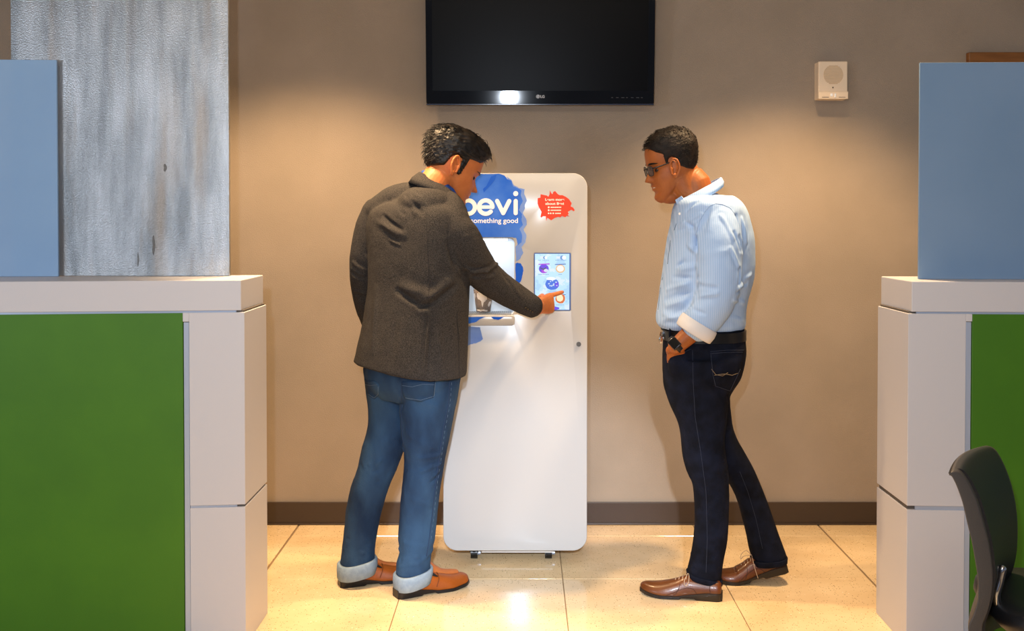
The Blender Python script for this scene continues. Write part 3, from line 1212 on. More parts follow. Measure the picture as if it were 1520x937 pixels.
# underside: chassis and castors
m_cast = mat('castor_black', '#0c0c0d', 0.35)
m_chas = mat('chassis_white', '#d8d4d0', 0.4)
bm = bmesh.new()
cz = P(0, 822)[1] - 0.016
bx(bm, P(713, 0)[0], P(822, 0)[0], MY + 0.06, MY + 0.50, cz, mz0 + 0.004, 0.003)
mesh_obj('chassis', bm, m_chas, dd, smooth=False)
for x, y in ((704, MY + 0.09), (814, MY + 0.09), (704, MY + 0.46), (814, MY + 0.46)):
    X = at(x, 820, MY + 0.09).x
    bm = bmesh.new()
    cyl(bm, (X - 0.014, y, 0.0245), (X + 0.014, y, 0.0245), 0.0245)
    ball(bm, Vector((X, y, 0.034)), 0.020, 1.0, 1.2, 0.9)
    k = mesh_obj('castor', bm, m_cast, dd, angle=40)
    bm = bmesh.new()
    bx(bm, X + 0.010, X + 0.024, y - 0.008, y + 0.008, 0.018, mz0 + 0.002, 0.003)
    cyl(bm, (X + 0.014, y, 0.0245), (X + 0.026, y, 0.0245), 0.009)
    mesh_obj('castor_bracket', bm, m_trim, k, angle=40)

# cup in the niche
m_cup = mat('clear_plastic', '#f4f4f4', 0.15, alpha=0.12, spec=0.5)
m_drink = mat('brown_print', '#7f6858', 0.4, col2='#6d5646', nscale=20)
YC = MY + 0.075
cb, ct = at(717.5, 466, YC), at(717.5, 424.5, YC)
zc0 = nz0 + 0.0045
zc1 = ct.z
cup = empty('cup', (cb.x, YC, zc0))
tag(cup, 'brown and white printed cup standing in the dispenser niche', 'cup')
rb, rt = 10.5 * YC / F, 16.0 * YC / F
bm = bmesh.new()
rs = lambda t: rb + (rt - rb) * t
prof = [(0.0, 0.2), (0.0, 1.0), (0.03, 1.0)] + [(t / 10, 1.0) for t in range(1, 11)]
loft(bm, [ring((cb.x, YC, zc0 + (zc1 - zc0) * t), (rs(t) * k, 0, 0), (0, rs(t) * k, 0), 2, 40) for t, k in prof], (1, 0))
mesh_obj('shell', bm, m_cup, cup)
bm = bmesh.new()
loft(bm, [ring((cb.x, YC, zc0 + (zc1 - zc0) * t), (rs(t) * 0.975, 0, 0), (0, rs(t) * 0.975, 0), 2, 40) for t in (0.03, 0.3, 0.6, 0.86)], (1, 1))
cupb = bmesh.new()
mesh_obj('drink', bm, m_drink, cup)
cupb.free()
m_cupw = mat('white_print_cup', '#ded8d4', 0.4)
bm = bmesh.new()
rnd = random.Random(11)


def wrap(bm, pts, r_off=1.004):
    """a printed shape laid around the cup; pts = (angle deg, height 0..1)"""
    n = 10
    cen = (sum(p[0] for p in pts) / len(pts), sum(p[1] for p in pts) / len(pts))
    def w3(a, t):
        r = rs(t) * r_off
        return Vector((cb.x + r * math.sin(R(a)), YC - r * math.cos(R(a)), zc0 + (zc1 - zc0) * t))
    lay = []
    for k in range(5):
        f = 1 - k / 4 * 0.98
        lay.append([bm.verts.new(w3(cen[0] + (a - cen[0]) * f, cen[1] + (t - cen[1]) * f)) for a, t in pts])
    for A, B in zip(lay[:-1], lay[1:]):
        for i in range(len(pts)):
            bm.faces.new((A[i], A[(i + 1) % len(pts)], B[(i + 1) % len(pts)], B[i]))
    bm.faces.new(lay[-1])


wrap(bm, [(-42, .62), (-38, .74), (-20, .8), (-6, .76), (6, .7), (22, .62), (26, .52), (14, .44), (4, .40), (0, .30), (-4, .22), (-9, .30), (-12, .44), (-22, .5), (-34, .52)])
wrap(bm, [(-78, .6), (-70, .72), (-55, .74), (-52, .62), (-60, .55), (-66, .5), (-72, .42), (-78, .5)])
wrap(bm, [(34, .3), (44, .42), (60, .44), (66, .36), (56, .28), (44, .22)])
wrap(bm, [(-30, .88), (0, .92), (40, .88), (70, .84), (60, .78), (30, .8), (0, .84), (-25, .83)])
wrap(bm, [(-60, .14), (-30, .1), (10, .12), (40, .1), (30, .06), (-20, .05), (-55, .08)])
mesh_obj('white_print', bm, m_cupw, cup)
bm = bmesh.new()
tube(bm, [Vector((cb.x + rt * math.cos(2 * PI * i / 32), YC + rt * math.sin(2 * PI * i / 32), zc1)) for i in range(33)], 0.0016, N=8, sub=1, rounded=False)
mesh_obj('rim', bm, m_print, cup)

# ------------------------------------------------------------------ office chair, lower right
m_pl = mat('grey_plastic', '#45403d', 0.42, bump=0.15, bscale=500)
m_pl2 = mat('black_plastic', '#17171a', 0.45, bump=0.15, bscale=500)
m_chrome = mat('chrome', '#c8c8cc', 0.12, metal=1)
CYH = 2.62
ch = empty('office_chair', (1.30, CYH + 0.1, 0))
tag(ch, 'dark plastic office chair with curved back in the lower right', 'chair')
# near edge (rim) and far edge of the shell from the photograph, joined by a curved sheet
near = [(1412, 700), (1424, 702), (1437, 718), (1450, 745), (1459, 775), (1467, 805), (1472, 835), (1474, 858), (1472, 885), (1466, 910), (1458, 932), (1462, 960)]
far = [(1462, 661), (1476, 665), (1488, 683), (1499, 710), (1507, 741), (1511, 776), (1510, 817), (1504, 846), (1497, 858), (1490, 872), (1488, 900), (1490, 930)]
n_ = spline(near, 3)
f_ = spline(far, 3)
bm = bmesh.new()
front, back = [], []
K = 14
for i, (a_, c_) in enumerate(zip(n_, f_)):
    A = at(a_[0], a_[1], CYH - 0.02)
    B = at(c_[0], c_[1], CYH + 0.36)
    rowf = []
    for k in range(K + 1):
        t = k / K
        p_ = A.lerp(B, t)
        s_ = math.sin(PI * t)
        p_ = p_ + Vector((-0.020 * s_, -0.0 * s_, 0.010 * s_))      # hollow towards the sitter
        rowf.append(p_)
    front.append(rowf)
m_ = len(front)
thk = []
vf = [[bm.verts.new(p_) for p_ in r_] for r_ in front]
vb = []
for i, r_ in enumerate(front):
    ti = i / (m_ - 1)
    wd = 0.020 + 0.022 * math.sin(PI * min(1, ti * 1.05)) + (0.02 * max(0, (ti - 0.75) / 0.25))
    if i < 3:
        wd = 0.006 + 0.006 * i
    vb.append([bm.verts.new(p_ + Vector((-wd, -0.004, -0.006 if i < 4 else 0))) for p_ in r_])
for i in range(m_ - 1):
    for k in range(K):
        bm.faces.new((vf[i][k], vf[i][k + 1], vf[i + 1][k + 1], vf[i + 1][k]))
        bm.faces.new((vb[i][k], vb[i + 1][k], vb[i + 1][k + 1], vb[i][k + 1]))
    bm.faces.new((vf[i][0], vf[i + 1][0], vb[i + 1][0], vb[i][0]))
    bm.faces.new((vf[i][K], vb[i][K], vb[i + 1][K], vf[i + 1][K]))
for k in range(K):
    bm.faces.new((vf[0][k], vb[0][k], vb[0][k + 1], vf[0][k + 1]))
    bm.faces.new((vf[-1][k], vf[-1][k + 1], vb[-1][k + 1], vb[-1][k]))
bmesh.ops.recalc_face_normals(bm, faces=bm.faces)
be = [e for e in bm.edges if len(e.link_faces) == 2 and e.calc_face_angle(0) > 0.9]
bmesh.ops.bevel(bm, geom=be, offset=0.004, segments=3, affect='EDGES', profile=0.5)
mesh_obj('backrest', bm, m_pl, ch, angle=60)
# dark pad on the hollow side
bm = bmesh.new()
vf = []
for i in range(1, m_):
    r_ = front[i]
    vf.append([r_[k] + Vector((0.006, -0.001, 0)) for k in range(1, K)])
hi = [[bm.verts.new(p_ + Vector((0.006 * math.sin(PI * (j + 0.4) / (K - 1.2)), 0, 0))) for j, p_ in enumerate(r_)] for r_ in vf]
lo = [[bm.verts.new(p_ - Vector((0.010, 0, 0))) for p_ in r_] for r_ in vf]
q = len(hi[0])
for i in range(len(hi) - 1):
    for k in range(q - 1):
        bm.faces.new((hi[i][k], hi[i][k + 1], hi[i + 1][k + 1], hi[i + 1][k]))
        bm.faces.new((lo[i][k], lo[i + 1][k], lo[i + 1][k + 1], lo[i][k + 1]))
    bm.faces.new((hi[i][0], hi[i + 1][0], lo[i + 1][0], lo[i][0]))
    bm.faces.new((hi[i][-1], lo[i][-1], lo[i + 1][-1], hi[i + 1][-1]))
for k in range(q - 1):
    bm.faces.new((hi[0][k], lo[0][k], lo[0][k + 1], hi[0][k + 1]))
    bm.faces.new((hi[-1][k], hi[-1][k + 1], lo[-1][k + 1], lo[-1][k]))
mesh_obj('back_pad', bm, m_pl2, ch, angle=60)['label'] = 'near-black front of the backrest'
# seat
bm = bmesh.new()
sc_ = at(1585, 890, CYH + 0.17)
zt_ = at(1500, 872, CYH + 0.1).z - 0.05
rings = []
for dz, k_ in ((-0.075, 0.75), (-0.06, 0.9), (-0.03, 1.0), (-0.008, 0.985), (0.0, 0.94), (0.0, 0.7), (-0.006, 0.3)):
    rings.append(ring((sc_.x + 0.02, sc_.y, zt_ + dz), (0.225 * k_, -0.05 * k_, 0), (0.04 * k_, 0.235 * k_, 0), 3.2, 48))
loft(bm, rings)
mesh_obj('seat', bm, m_pl2, ch)
# support arm, post, five-star base
bm = bmesh.new()
a_ = at(1484, 862, CYH + 0.12)
tube(bm, [a_ + Vector((0.006, 0, 0.03)), a_, a_ + Vector((-0.008, 0.0, -0.05)), a_ + Vector((0.04, 0.02, -0.11)), Vector((sc_.x, sc_.y, zt_ - 0.10))], 0.011, N=12)
cyl(bm, (sc_.x, sc_.y, 0.12), (sc_.x, sc_.y, zt_ - 0.07), 0.025)
mesh_obj('support_tube', bm, m_chrome, ch, angle=50)
bm = bmesh.new()
for k in range(5):
    t = R(72 * k + 20)
    d = Vector((math.cos(t), math.sin(t), 0))
    tube(bm, [Vector((sc_.x, sc_.y, 0.12)), Vector((sc_.x, sc_.y, 0.10)) + d * 0.14, Vector((sc_.x, sc_.y, 0.075)) + d * 0.27], [0.026, 0.02, 0.014], N=10)
mesh_obj('star_base', bm, m_pl2, ch)
for k in range(5):
    t = R(72 * k + 20)
    d = Vector((math.cos(t), math.sin(t), 0))
    c_ = Vector((sc_.x, sc_.y, 0.027)) + d * 0.27
    s_ = Vector((-d.y, d.x, 0))
    bm = bmesh.new()
    cyl(bm, c_ - s_ * 0.02, c_ + s_ * 0.02, 0.027, N=20)
    cyl(bm, c_, c_ + Vector((0, 0, 0.04)), 0.008, N=10)
    mesh_obj('castor', bm, m_pl2, ch, angle=40)

# ------------------------------------------------------------------ people: shared builders
m_skinL = mat('skin_light', '#c4733c', 0.5, col2='#b96833', nscale=30, bump=0.12, bscale=260, sss=0.12)
m_skinR = mat('skin_brown', '#a05a26', 0.5, col2='#955122', nscale=30, bump=0.12, bscale=260, sss=0.10)
UP = Vector((0, 0, 1))


def slices(bm, rows, yaw, ratio, n=2.3, grow=1.0, N=48):
    """stack of level sections: rows = (photo y, left x, right x, depth Y[, ratio[, n]]); yaw = where the wearer faces"""
    rows = spline([(r[0], r[1], r[2], r[3], r[4] if len(r) > 4 else ratio, r[5] if len(r) > 5 else n) for r in rows], 3)
    d = Vector((math.cos(R(yaw)), math.sin(R(yaw)), 0))
    w_ = Vector((d.y, -d.x, 0))
    rings = []
    for y, xl, xr, Y, q, n_ in rows:
        unit = ring((0, 0, 0), w_, d * q, n_, N)
        ex = max(p.x for p in unit)
        a, b = at(xl, y, Y), at(xr, y, Y)
        s = (b.x - a.x) / 2 / ex * grow
        rings.append(ring((a + b) / 2, w_ * s, d * q * s, n_, N))
    loft(bm, rings)


PROF = [  # z, front x, back x, half width
    (-0.004, 0.070, 0.040, 0.012), (0.004, 0.079, 0.020, 0.026), (0.018, 0.084, 0.000, 0.040), (0.035, 0.084, -0.022, 0.050), (0.055, 0.085, -0.045, 0.057), (0.075, 0.084, -0.066, 0.063),
    (0.095, 0.081, -0.082, 0.067), (0.115, 0.079, -0.093, 0.070), (0.135, 0.085, -0.100, 0.073), (0.155, 0.086, -0.103, 0.076), (0.180, 0.081, -0.101, 0.075),
    (0.205, 0.064, -0.088, 0.067), (0.220, 0.045, -0.070, 0.054), (0.231, 0.018, -0.042, 0.032), (0.2345, -0.002, -0.020, 0.012)]
PS = spline(PROF, 6)
PZ = np.array([p[0] for p in PS])
PA = np.array([p[1:] for p in PS])


def gs(x, s):
    return math.exp(-x * x / (2 * s * s))


def head_point(th, z, face=1.0):
    xf, xb, hw = (float(np.interp(z, PZ, PA[:, i])) for i in range(3))
    xc, a = (xf + xb) / 2, (xf - xb) / 2
    ct, st = math.cos(th), math.sin(th)
    e = 2 / 2.25
    cx = math.copysign(abs(ct) ** e, ct)
    sy = math.copysign(abs(st) ** e, st)
    x = xc + a * cx
    y = hw * sy * (1 - 0.10 * max(0, cx) + 0.02 * min(0, cx))
    zz = z
    if z < 0.07:                                     # jaw line rises to the ear
        zz += max(0.0, 0.060 - x) * 0.50 * (1 - max(0, z) / 0.07)
    if cx > 0 and face:
        f = 0.0
        # nose
        if z > 0.070:
            f += 0.0255 * max(0, 1 - (z - 0.082) / 0.045) ** 0.9 * gs(y, 0.0085 + 0.0035 * gs(z - 0.084, 0.012)) * (1 if z > 0.080 else max(0, (z - 0.070) / 0.010)) if z < 0.127 else 0
        f += 0.006 * gs(abs(y) - 0.013, 0.005) * gs(z - 0.082, 0.007)
        f -= 0.011 * gs(abs(y) - 0.032, 0.013) * gs(z - 0.114, 0.011)      # eye sockets
        f += 0.0075 * gs(abs(y) - 0.031, 0.011) * gs(z - 0.113, 0.0065)    # lids
        f += 0.0035 * gs(y, 0.04) * gs(z - 0.133, 0.008)                   # brow
        f += 0.0062 * gs(y, 0.017) * gs(z - 0.0600, 0.0048)                # upper lip
        f += 0.0058 * gs(y, 0.015) * gs(z - 0.0475, 0.0048)                # lower lip
        f -= 0.0030 * gs(y, 0.020) * gs(z - 0.0540, 0.0022)
        f -= 0.0045 * gs(y, 0.022) * gs(z - 0.0350, 0.006)
        f += 0.0060 * gs(y, 0.016) * gs(z - 0.016, 0.010)                  # chin
        f += 0.0040 * gs(abs(y) - 0.044, 0.016) * gs(z - 0.088, 0.014)     # cheek
        x += f * face
    return Vector((x, y, zz))


def head_frame(yaw, pitch, scale, anchor_local, anchor_world, roll=0.0, xyz=(1, 1, 1)):
    f = Vector((math.cos(R(yaw)), math.sin(R(yaw)), 0))
    left = UP.cross(f)
    x = f * math.cos(R(pitch)) - UP * math.sin(R(pitch))
    z = UP * math.cos(R(pitch)) + f * math.sin(R(pitch))
    M = Matrix((x, left, z)).transposed().to_4x4()
    if roll:
        M = M @ Matrix.Rotation(R(roll), 4, 'X')
    M = M @ Matrix.Diagonal((scale * xyz[0], scale * xyz[1], scale * xyz[2], 1))
    M.translation = Vector(anchor_world) - (M.to_3x3() @ Vector(anchor_local))
    return M


def add_head(bm, M, ear_x=-0.008):
    zs = list(np.linspace(-0.004, 0.20, 62)) + list(np.linspace(0.203, 0.2345, 14))
    rings = [[M @ head_point(2 * PI * i / 88, z) for i in range(88)] for z in zs]
    loft(bm, rings)
    for s in (-1, 1):                                # ears
        c = Vector((ear_x, s * 0.074, 0.104))
        tilt = Matrix.Rotation(R(-12), 3, 'Y')
        out = Matrix.Rotation(s * R(-24), 3, 'Z')
        rim = []
        for k in range(15):
            a = R(-70 + 290 * k / 14)
            rx, rz = (0.0165, 0.031) if math.sin(a) > -0.3 else (0.0135, 0.031)
            p = out @ (tilt @ Vector((-rx * math.cos(a) * 1.0, 0, rz * math.sin(a))))
            rim.append(M @ (c + p + Vector((0, s * 0.0125, 0))))
        tube(bm, rim, [0.0042 * M.median_scale] * len(rim), N=10, sub=2)
        pl = M.to_3x3() @ out @ tilt
        ball(bm, M @ (c + Vector((0.0, s * 0.002, 0.002))), 1, 0.0145, 0.0040, 0.027, pl, 20)
        ball(bm, M @ (c + Vector((0.010, s * 0.006, -0.002))), 1, 0.004, 0.004, 0.007, pl, 12)
        ball(bm, M @ (c + Vector((0.004, s * 0.007, -0.027))), 1, 0.008, 0.005, 0.009, pl, 12)


def hand(bm, wrist, F_, T_, n_, curls, spread=0.0, k=1.0, thumb=(25, 20, 15), thumb_out=0.6, lens_first=None):
    """wrist point, finger direction, thumb-side direction, palm-side normal; curls = three bend angles a finger, thumb side first"""
    F_, T_, n_ = Vector(F_).normalized(), Vector(T_).normalized(), Vector(n_).normalized()
    wrist = Vector(wrist)
    W = 0.040 * k
    rs_ = []
    for t, hw, ht in ((-0.02, 0.027, 0.020), (0.0, 0.027, 0.019), (0.03, 0.034, 0.017), (0.06, 0.040, 0.015), (0.085, 0.041, 0.0135), (0.094, 0.037, 0.010)):
        rs_.append(ring(wrist + F_ * t * k, T_ * hw * k, n_ * ht * k, 2.4, 24))
    loft(bm, rs_)
    lens = [(0.045, 0.026, 0.022), (0.048, 0.030, 0.023), (0.045, 0.028, 0.022), (0.036, 0.021, 0.019)]
    if lens_first:
        lens[0] = lens_first
    rad = [0.0092, 0.0094, 0.0088, 0.0078]
    for i in range(4):
        off = (0.0295 - i * 0.0197) * k
        base = wrist + F_ * (0.082 - 0.004 * abs(i - 1)) * k + T_ * off
        d = (F_ + T_ * spread * (1.5 - i)).normalized()
        pts = [base - d * 0.012, base]
        p = base
        n2 = n_
        for L_, a in zip(lens[i], curls[i]):
            ax = d.cross(n2).normalized()
            rot = Matrix.Rotation(R(a), 3, ax)
            d = (rot @ d).normalized()
            n2 = (rot @ n2).normalized()
            p = p + d * L_ * k
            pts.append(p)
        r_ = rad[i] * k
        tube(bm, pts, [r_, r_ * 1.08, r_ * 1.0, r_ * 0.93, r_ * 0.8], N=14, sub=4)
    # thumb leaves the side of the palm near its base
    p = wrist + F_ * 0.022 * k + T_ * 0.026 * k + n_ * 0.006 * k
    d = (F_ * (1 - thumb_out * 0.5) + T_ * thumb_out + n_ * 0.25).normalized()
    pts = [p - d * 0.01]
    pts.append(p)
    for L_, a in zip((0.040, 0.032, 0.026), thumb):
        ax = d.cross((F_ * 0.4 + n_ - T_ * 0.6).normalized()).normalized()
        d = (Matrix.Rotation(R(a), 3, ax) @ d).normalized()
        p = p + d * L_ * k
        pts.append(p)
    tube(bm, pts, [0.013 * k, 0.0145 * k, 0.0115 * k, 0.0108 * k, 0.0085 * k], N=14, sub=4)


def hair_cap(bm, M, thick, seed=1, amp=0.002, grain=(60, 240, 60), N=150, NZ=100):
    """the scalp grown outward by thick(point); where it returns None it sinks below the skin"""
    zs = list(np.linspace(0.03, 0.20, NZ)) + list(np.linspace(0.202, 0.2345, 26))
    G = [[head_point(2 * PI * i / N, z, 0.0) for i in range(N)] for z in zs]
    flat = np.array([[tuple(p) for p in r] for r in G])
    cen = np.array([-0.01, 0, 0.11])
    out = []
    for j, r in enumerate(G):
        row = []
        for i, p in enumerate(r):
            a = r[(i + 1) % N] - r[i - 1]
            b = G[min(j + 1, len(G) - 1)][i] - G[max(j - 1, 0)][i]
            nn = a.cross(b)
            v = p - Vector(cen)
            nn = nn.normalized() if nn.length > 1e-9 else v.normalized()
            if nn.dot(v) < 0:
                nn = -nn
            if j > len(G) - 12:
                nn = nn.lerp(Vector((0, 0, 1)), (j - len(G) + 12) / 12).normalized()
            t = thick(p)
            if t <= -0.0035:
                row.append(M @ (p + nn * -0.006))
            else:
                q = noise.noise(Vector((p.x * grain[0], p.y * grain[1], p.z * grain[2])) + Vector((seed, 0, 0)))
                q2 = noise.noise(Vector((p.x * grain[0] * 2.6, p.y * grain[1] * 2.6, p.z * grain[2] * 2.6)) + Vector((seed, 3, 0)))
                m_ = min(1, max(0, t / 0.006))
                row.append(M @ (p + nn * (t + (q * amp + q2 * amp * 0.6) * m_)))
        out.append(row)
    loft(bm, out)
    return G


def tufts(bm, M, thick, comb, count, length, width, seed=3, lift=0.35, tmin=0.004, sink=0.002):
    rnd = random.Random(seed)
    k = 0
    tries = 0
    while k < count and tries < count * 12:
        tries += 1
        th = rnd.uniform(0, 2 * PI)
        z = 0.235 * (1 - rnd.random() ** 1.6 * 0.8)
        z = min(z, 0.232)
        p = head_point(th, z, 0.0)
        t = thick(p)
        if t < tmin:
            continue
        n = (p - Vector((-0.01, 0, 0.11))).normalized()
        c, L_ = comb(p)
        if c is None:
            continue
        c = Vector(c) + Vector((rnd.uniform(-.25, .25), rnd.uniform(-.25, .25), rnd.uniform(-.2, .2)))
        c = (c - n * c.dot(n)).normalized()
        L_ = L_ * rnd.uniform(0.6, 1.2) * length
        p0 = p + n * (t - sink)
        d = (c + n * lift * rnd.uniform(0.2, 1.4)).normalized()
        pts = [M @ p0, M @ (p0 + d * L_ * 0.45), M @ (p0 + d * L_ * 0.8 + c * L_ * 0.1), M @ (p0 + d * L_ + c * L_ * 0.25 - n * L_ * 0.12)]
        wd = width * rnd.uniform(0.6, 1.2) * M.median_scale
        tube(bm, pts, [wd, wd * 0.9, wd * 0.55, wd * 0.08], N=5, sub=2, rounded=False)
        k += 1


def shoe(parent, heel, yaw, L_, pitch, mu, msole, toe=0.4, pivot=0.70, heel_h=0.026, label=None, wk=1.0, top=1.0):
    d = Vector((math.cos(R(yaw)), math.sin(R(yaw)), 0))
    s = Vector((-d.y, d.x, 0))
    heel = Vector(heel)
    piv = heel + d * L_ * pivot + Vector((0, 0, 0.004))
    rot = Matrix.Rotation(R(pitch), 3, s)

    def W(u, v, z):
        p = heel + d * (u * L_) + s * v + Vector((0, 0, z))
        if pitch and u < pivot:
            p = piv + rot @ (p - piv)
        return p
    base = lambda u: heel_h - (heel_h - 0.008) * min(1, max(0, (u - 0.18) / 0.35)) + 0.012 * max(0, (u - 0.72) / 0.28) ** 1.6
    sec = spline([(0.0, 0.020, 0.030), (0.015, 0.028, 0.040), (0.06, 0.033, 0.046), (0.2, 0.034, 0.050), (0.33, 0.035, 0.060), (0.45, 0.038, 0.066), (0.58, 0.045, 0.055),
                  (0.72, 0.049, 0.044), (0.84, 0.043, 0.036), (0.93, 0.030 + 0.010 * toe, 0.031), (0.985, 0.014 + 0.012 * toe, 0.022), (1.0, 0.006 + 0.006 * toe, 0.014)], 4)
    bm = bmesh.new()
    rings = []
    for u, hw, h in sec:
        r = []
        b = base(u)
        for i in range(32):
            a = 2 * PI * i / 32
            ca, sa = math.cos(a), math.sin(a)
            v = hw * wk * math.copysign(abs(ca) ** 0.85, ca)
            z = b + (h * top * abs(sa) ** 0.9 if sa > 0 else -0.003 * abs(sa))
            r.append(W(u, v, z))
        rings.append(r)
    loft(bm, rings)
    sh = mesh_obj('shoe', bm, mu, parent)
    if label:
        sh['label'] = label
    # sole with heel block
    bm = bmesh.new()
    rings = []
    for u, hw, h in sec:
        b = base(u)
        hw = hw * wk + 0.0035
        bot = 0.0 if (u < 0.30 or u > 0.5) else 0.006
        lift = 0.012 * max(0, (u - 0.72) / 0.28) ** 1.6
        z0, z1 = bot + lift, b + 0.004
        uu = -0.012 if u == 0 else (u + 0.006 if u > 0.99 else u)
        rings.append([W(uu, hw * x_, z_) for x_, z_ in ((-0.96, z0), (0.96, z0), (1, z0 + 0.002), (1, z1), (0.9, z1 + 0.0005), (-0.9, z1 + 0.0005), (-1, z1), (-1, z0 + 0.002))])
    loft(bm, rings)
    so = mesh_obj('sole', bm, msole, sh, angle=40)
    return sh, W, base, sec


# ------------------------------------------------------------------ man on the left, pointing at the screen
pL = empty('person', (-0.42, 4.07, 0))
tag(pL, 'man in a grey tweed blazer and blue jeans pointing at the screen', 'person')
YAW = 50
dL = Vector((math.cos(R(YAW)), math.sin(R(YAW)), 0))
wL = Vector((dL.y, -dL.x, 0))            # towards his right, the camera's side

torsoL = [(296, 585, 676, 4.08, .78), (306, 556, 688, 4.075, .66), (320, 543, 694, 4.07, .62), (345, 540, 696, 4.065, .62), (375, 542, 696, 4.06, .64), (405, 543, 698, 4.06, .66), (430, 542, 698, 4.06, .66),
          (460, 538, 697.5, 4.06, .68), (490, 534, 697, 4.06, .70), (520, 528, 696, 4.06, .72), (542, 524, 695, 4.06, .72), (555, 521.5, 694, 4.06, .72)]
armR = [at(662, 328, 3.97), at(684, 352, 3.965), at(701, 383, 4.00), at(722, 411, 4.065), at(757, 436, 4.12), at(790, 455, 4.16)]
armL = [at(559, 313, 4.17), at(547, 345, 4.18), at(539, 392, 4.19), at(543, 440, 4.23), at(554, 488, 4.29)]
farleg = [(545, 538, 612, 4.13), (579, 543, 611, 4.13), (619, 547, 608, 4.13), (645, 543, 605, 4.13), (662, 538, 601, 4.13), (694, 531, 590, 4.13), (722, 521, 578, 4.13), (757, 514, 567, 4.14),
          (785, 511, 561, 4.135), (810, 508, 557, 4.125), (828, 506, 557, 4.115), (840, 505, 557, 4.105)]
nearleg = [(545, 598, 687, 4.02), (566, 596, 683.5, 4.02), (591, 594, 679, 4.02), (619, 594, 673.5, 4.02), (658, 597, 665.5, 4.02), (682, 600, 660.5, 4.02), (706, 598.5, 657, 4.02), (737, 595, 652.5, 4.025),
           (773, 592, 648.5, 4.03), (800, 591.5, 645.5, 4.015), (820, 593, 641, 4.0), (835, 589, 639, 3.99), (852, 588, 638, 3.985)]
pelvisL = [(500, 548, 682, 4.07), (530, 542, 686, 4.07), (555, 540, 686, 4.07), (575, 545, 680, 4.07), (592, 560, 668, 4.07)]

HL = head_frame(29, 27, 1.12, (-0.026, -0.078, 0.104), at(674.5, 245.5, 4.00), xyz=(1.10, 1, 1))
WRL = at(799, 455, 4.172)
TIP = at(836.5, 444.5, MY - 0.013)
bm = bmesh.new()
add_head(bm, HL, -0.026)
nb = HL @ Vector((-0.025, 0, 0.075))
tube(bm, [nb, HL @ Vector((-0.030, 0, 0.02)), at(649, 284, 4.08), at(638, 325, 4.07)], [0.058, 0.064, 0.066, 0.066], N=28, flat=[1, 1, 1, 1.1])
slices(bm, torsoL[2:-3], YAW, .66, grow=0.84)
slices(bm, pelvisL, YAW, .7, grow=0.86)
slices(bm, farleg[:-1] + [(858, 516, 548, 4.15)], 25, .95, grow=0.82)
slices(bm, nearleg[:-1] + [(872, 598, 632, 4.03)], 25, .95, grow=0.82)
tube(bm, armR[:-1] + [WRL], [0.055, 0.05, 0.047, 0.043, 0.036, 0.027], N=20)
tube(bm, armL, [0.035, 0.042, 0.042, 0.036, 0.03], N=20)
Fd = (TIP - WRL).normalized()
Tu = (UP - Fd * UP.dot(Fd)).normalized()
Tu = (Tu + wL * -0.05).normalized()
nrm = Fd.cross(Tu).normalized()
if nrm.y < 0:
    nrm = -nrm
nrm = (nrm - Tu * 0.10).normalized()
# index finger runs straight to the glass, the others are folded into the palm
reach = (TIP - (WRL + Fd * 0.078 + Tu * 0.0295)).length
hand(bm, WRL, Fd, Tu, nrm, [(-4, 9, 4), (78, 88, 50), (82, 90, 50), (84, 88, 50)], thumb=(10, 25, 30), thumb_out=0.25, k=1.0, lens_first=(reach * 0.44, reach * 0.29, reach * 0.24))
hand(bm, armL[-1], (dL * 0.5 - UP).normalized(), dL, wL, [(15, 20, 15)] * 4, k=0.95)
for leg_x, leg_y, yaw_ in ((514, 4.13, 21), (603, 4.0, 30)):
    p_ = onz(leg_x + 5, 866 if leg_x < 560 else 880)
    d_ = Vector((math.cos(R(yaw_)), math.sin(R(yaw_)), 0))
    tube(bm, [Vector((p_.x, p_.y, 0.09)) + d_ * 0.06, Vector((p_.x, p_.y, 0.05)) + d_ * 0.12, Vector((p_.x, p_.y, 0.042)) + d_ * 0.19], [0.028, 0.024, 0.016], N=14)
bodyL = put("body", fused(bm, 0.0026, 2), m_skinL, pL)

# hair
m_hairL = mat('black_hair', '#050404', 0.45, col2='#150d08', nscale=40, bump=0.15, bscale=240, spec=0.5)


def sst(a, b, x):
    t = min(1, max(0, (x - a) / (b - a)))
    return t * t * (3 - 2 * t)


def hair_line(p, front, temple, burn_x, burn_z, ear_z, nape):
    """height of the hair's lower edge over head-local x"""
    x = p.x
    pts = [(-0.2, nape), (-0.085, nape), (-0.055, nape + 0.012), (-0.030, nape + 0.028), (-0.024, ear_z - 0.012), (-0.012, ear_z), (burn_x - 0.010, ear_z - 0.004), (burn_x - 0.006, burn_z), (burn_x + 0.007, burn_z),
           (burn_x + 0.013, temple), (0.058, temple + 0.012), (0.066, front - 0.01), (0.075, front), (0.2, front)]
    return float(np.interp(x, [q[0] for q in pts], [q[1] for q in pts]))


def thickL(p):
    hl = hair_line(Vector((p.x + (0.018 if p.x < 0.02 else 0.018 * max(0, (0.06 - p.x) / 0.04)), 0, 0)), 0.190, 0.148, 0.018, 0.083, 0.139, 0.062)
    e = p.z - hl
    if e < -0.004:
        return -0.01
    side = 0.005 + 0.006 * sst(0.13, 0.18, p.z)
    top = 0.005 * sst(0.175, 0.215, p.z) + 0.014 * sst(0.0, 0.07, p.x) * sst(0.165, 0.195, p.z)
    back = 0.0
    return -0.004 + (side + top + back + 0.004) * sst(-0.004, 0.012, e)


bm = bmesh.new()
hair_cap(bm, HL, thickL, seed=2, amp=0.0032, grain=(45, 200, 90))


def combL(p):
    if p.z > 0.17:
        return ((0.9, 0.1, 0.5) if p.x > -0.03 else (-0.6, 0.0, -0.2)), 1.0
    return (-0.8, 0, -0.45), 0.8


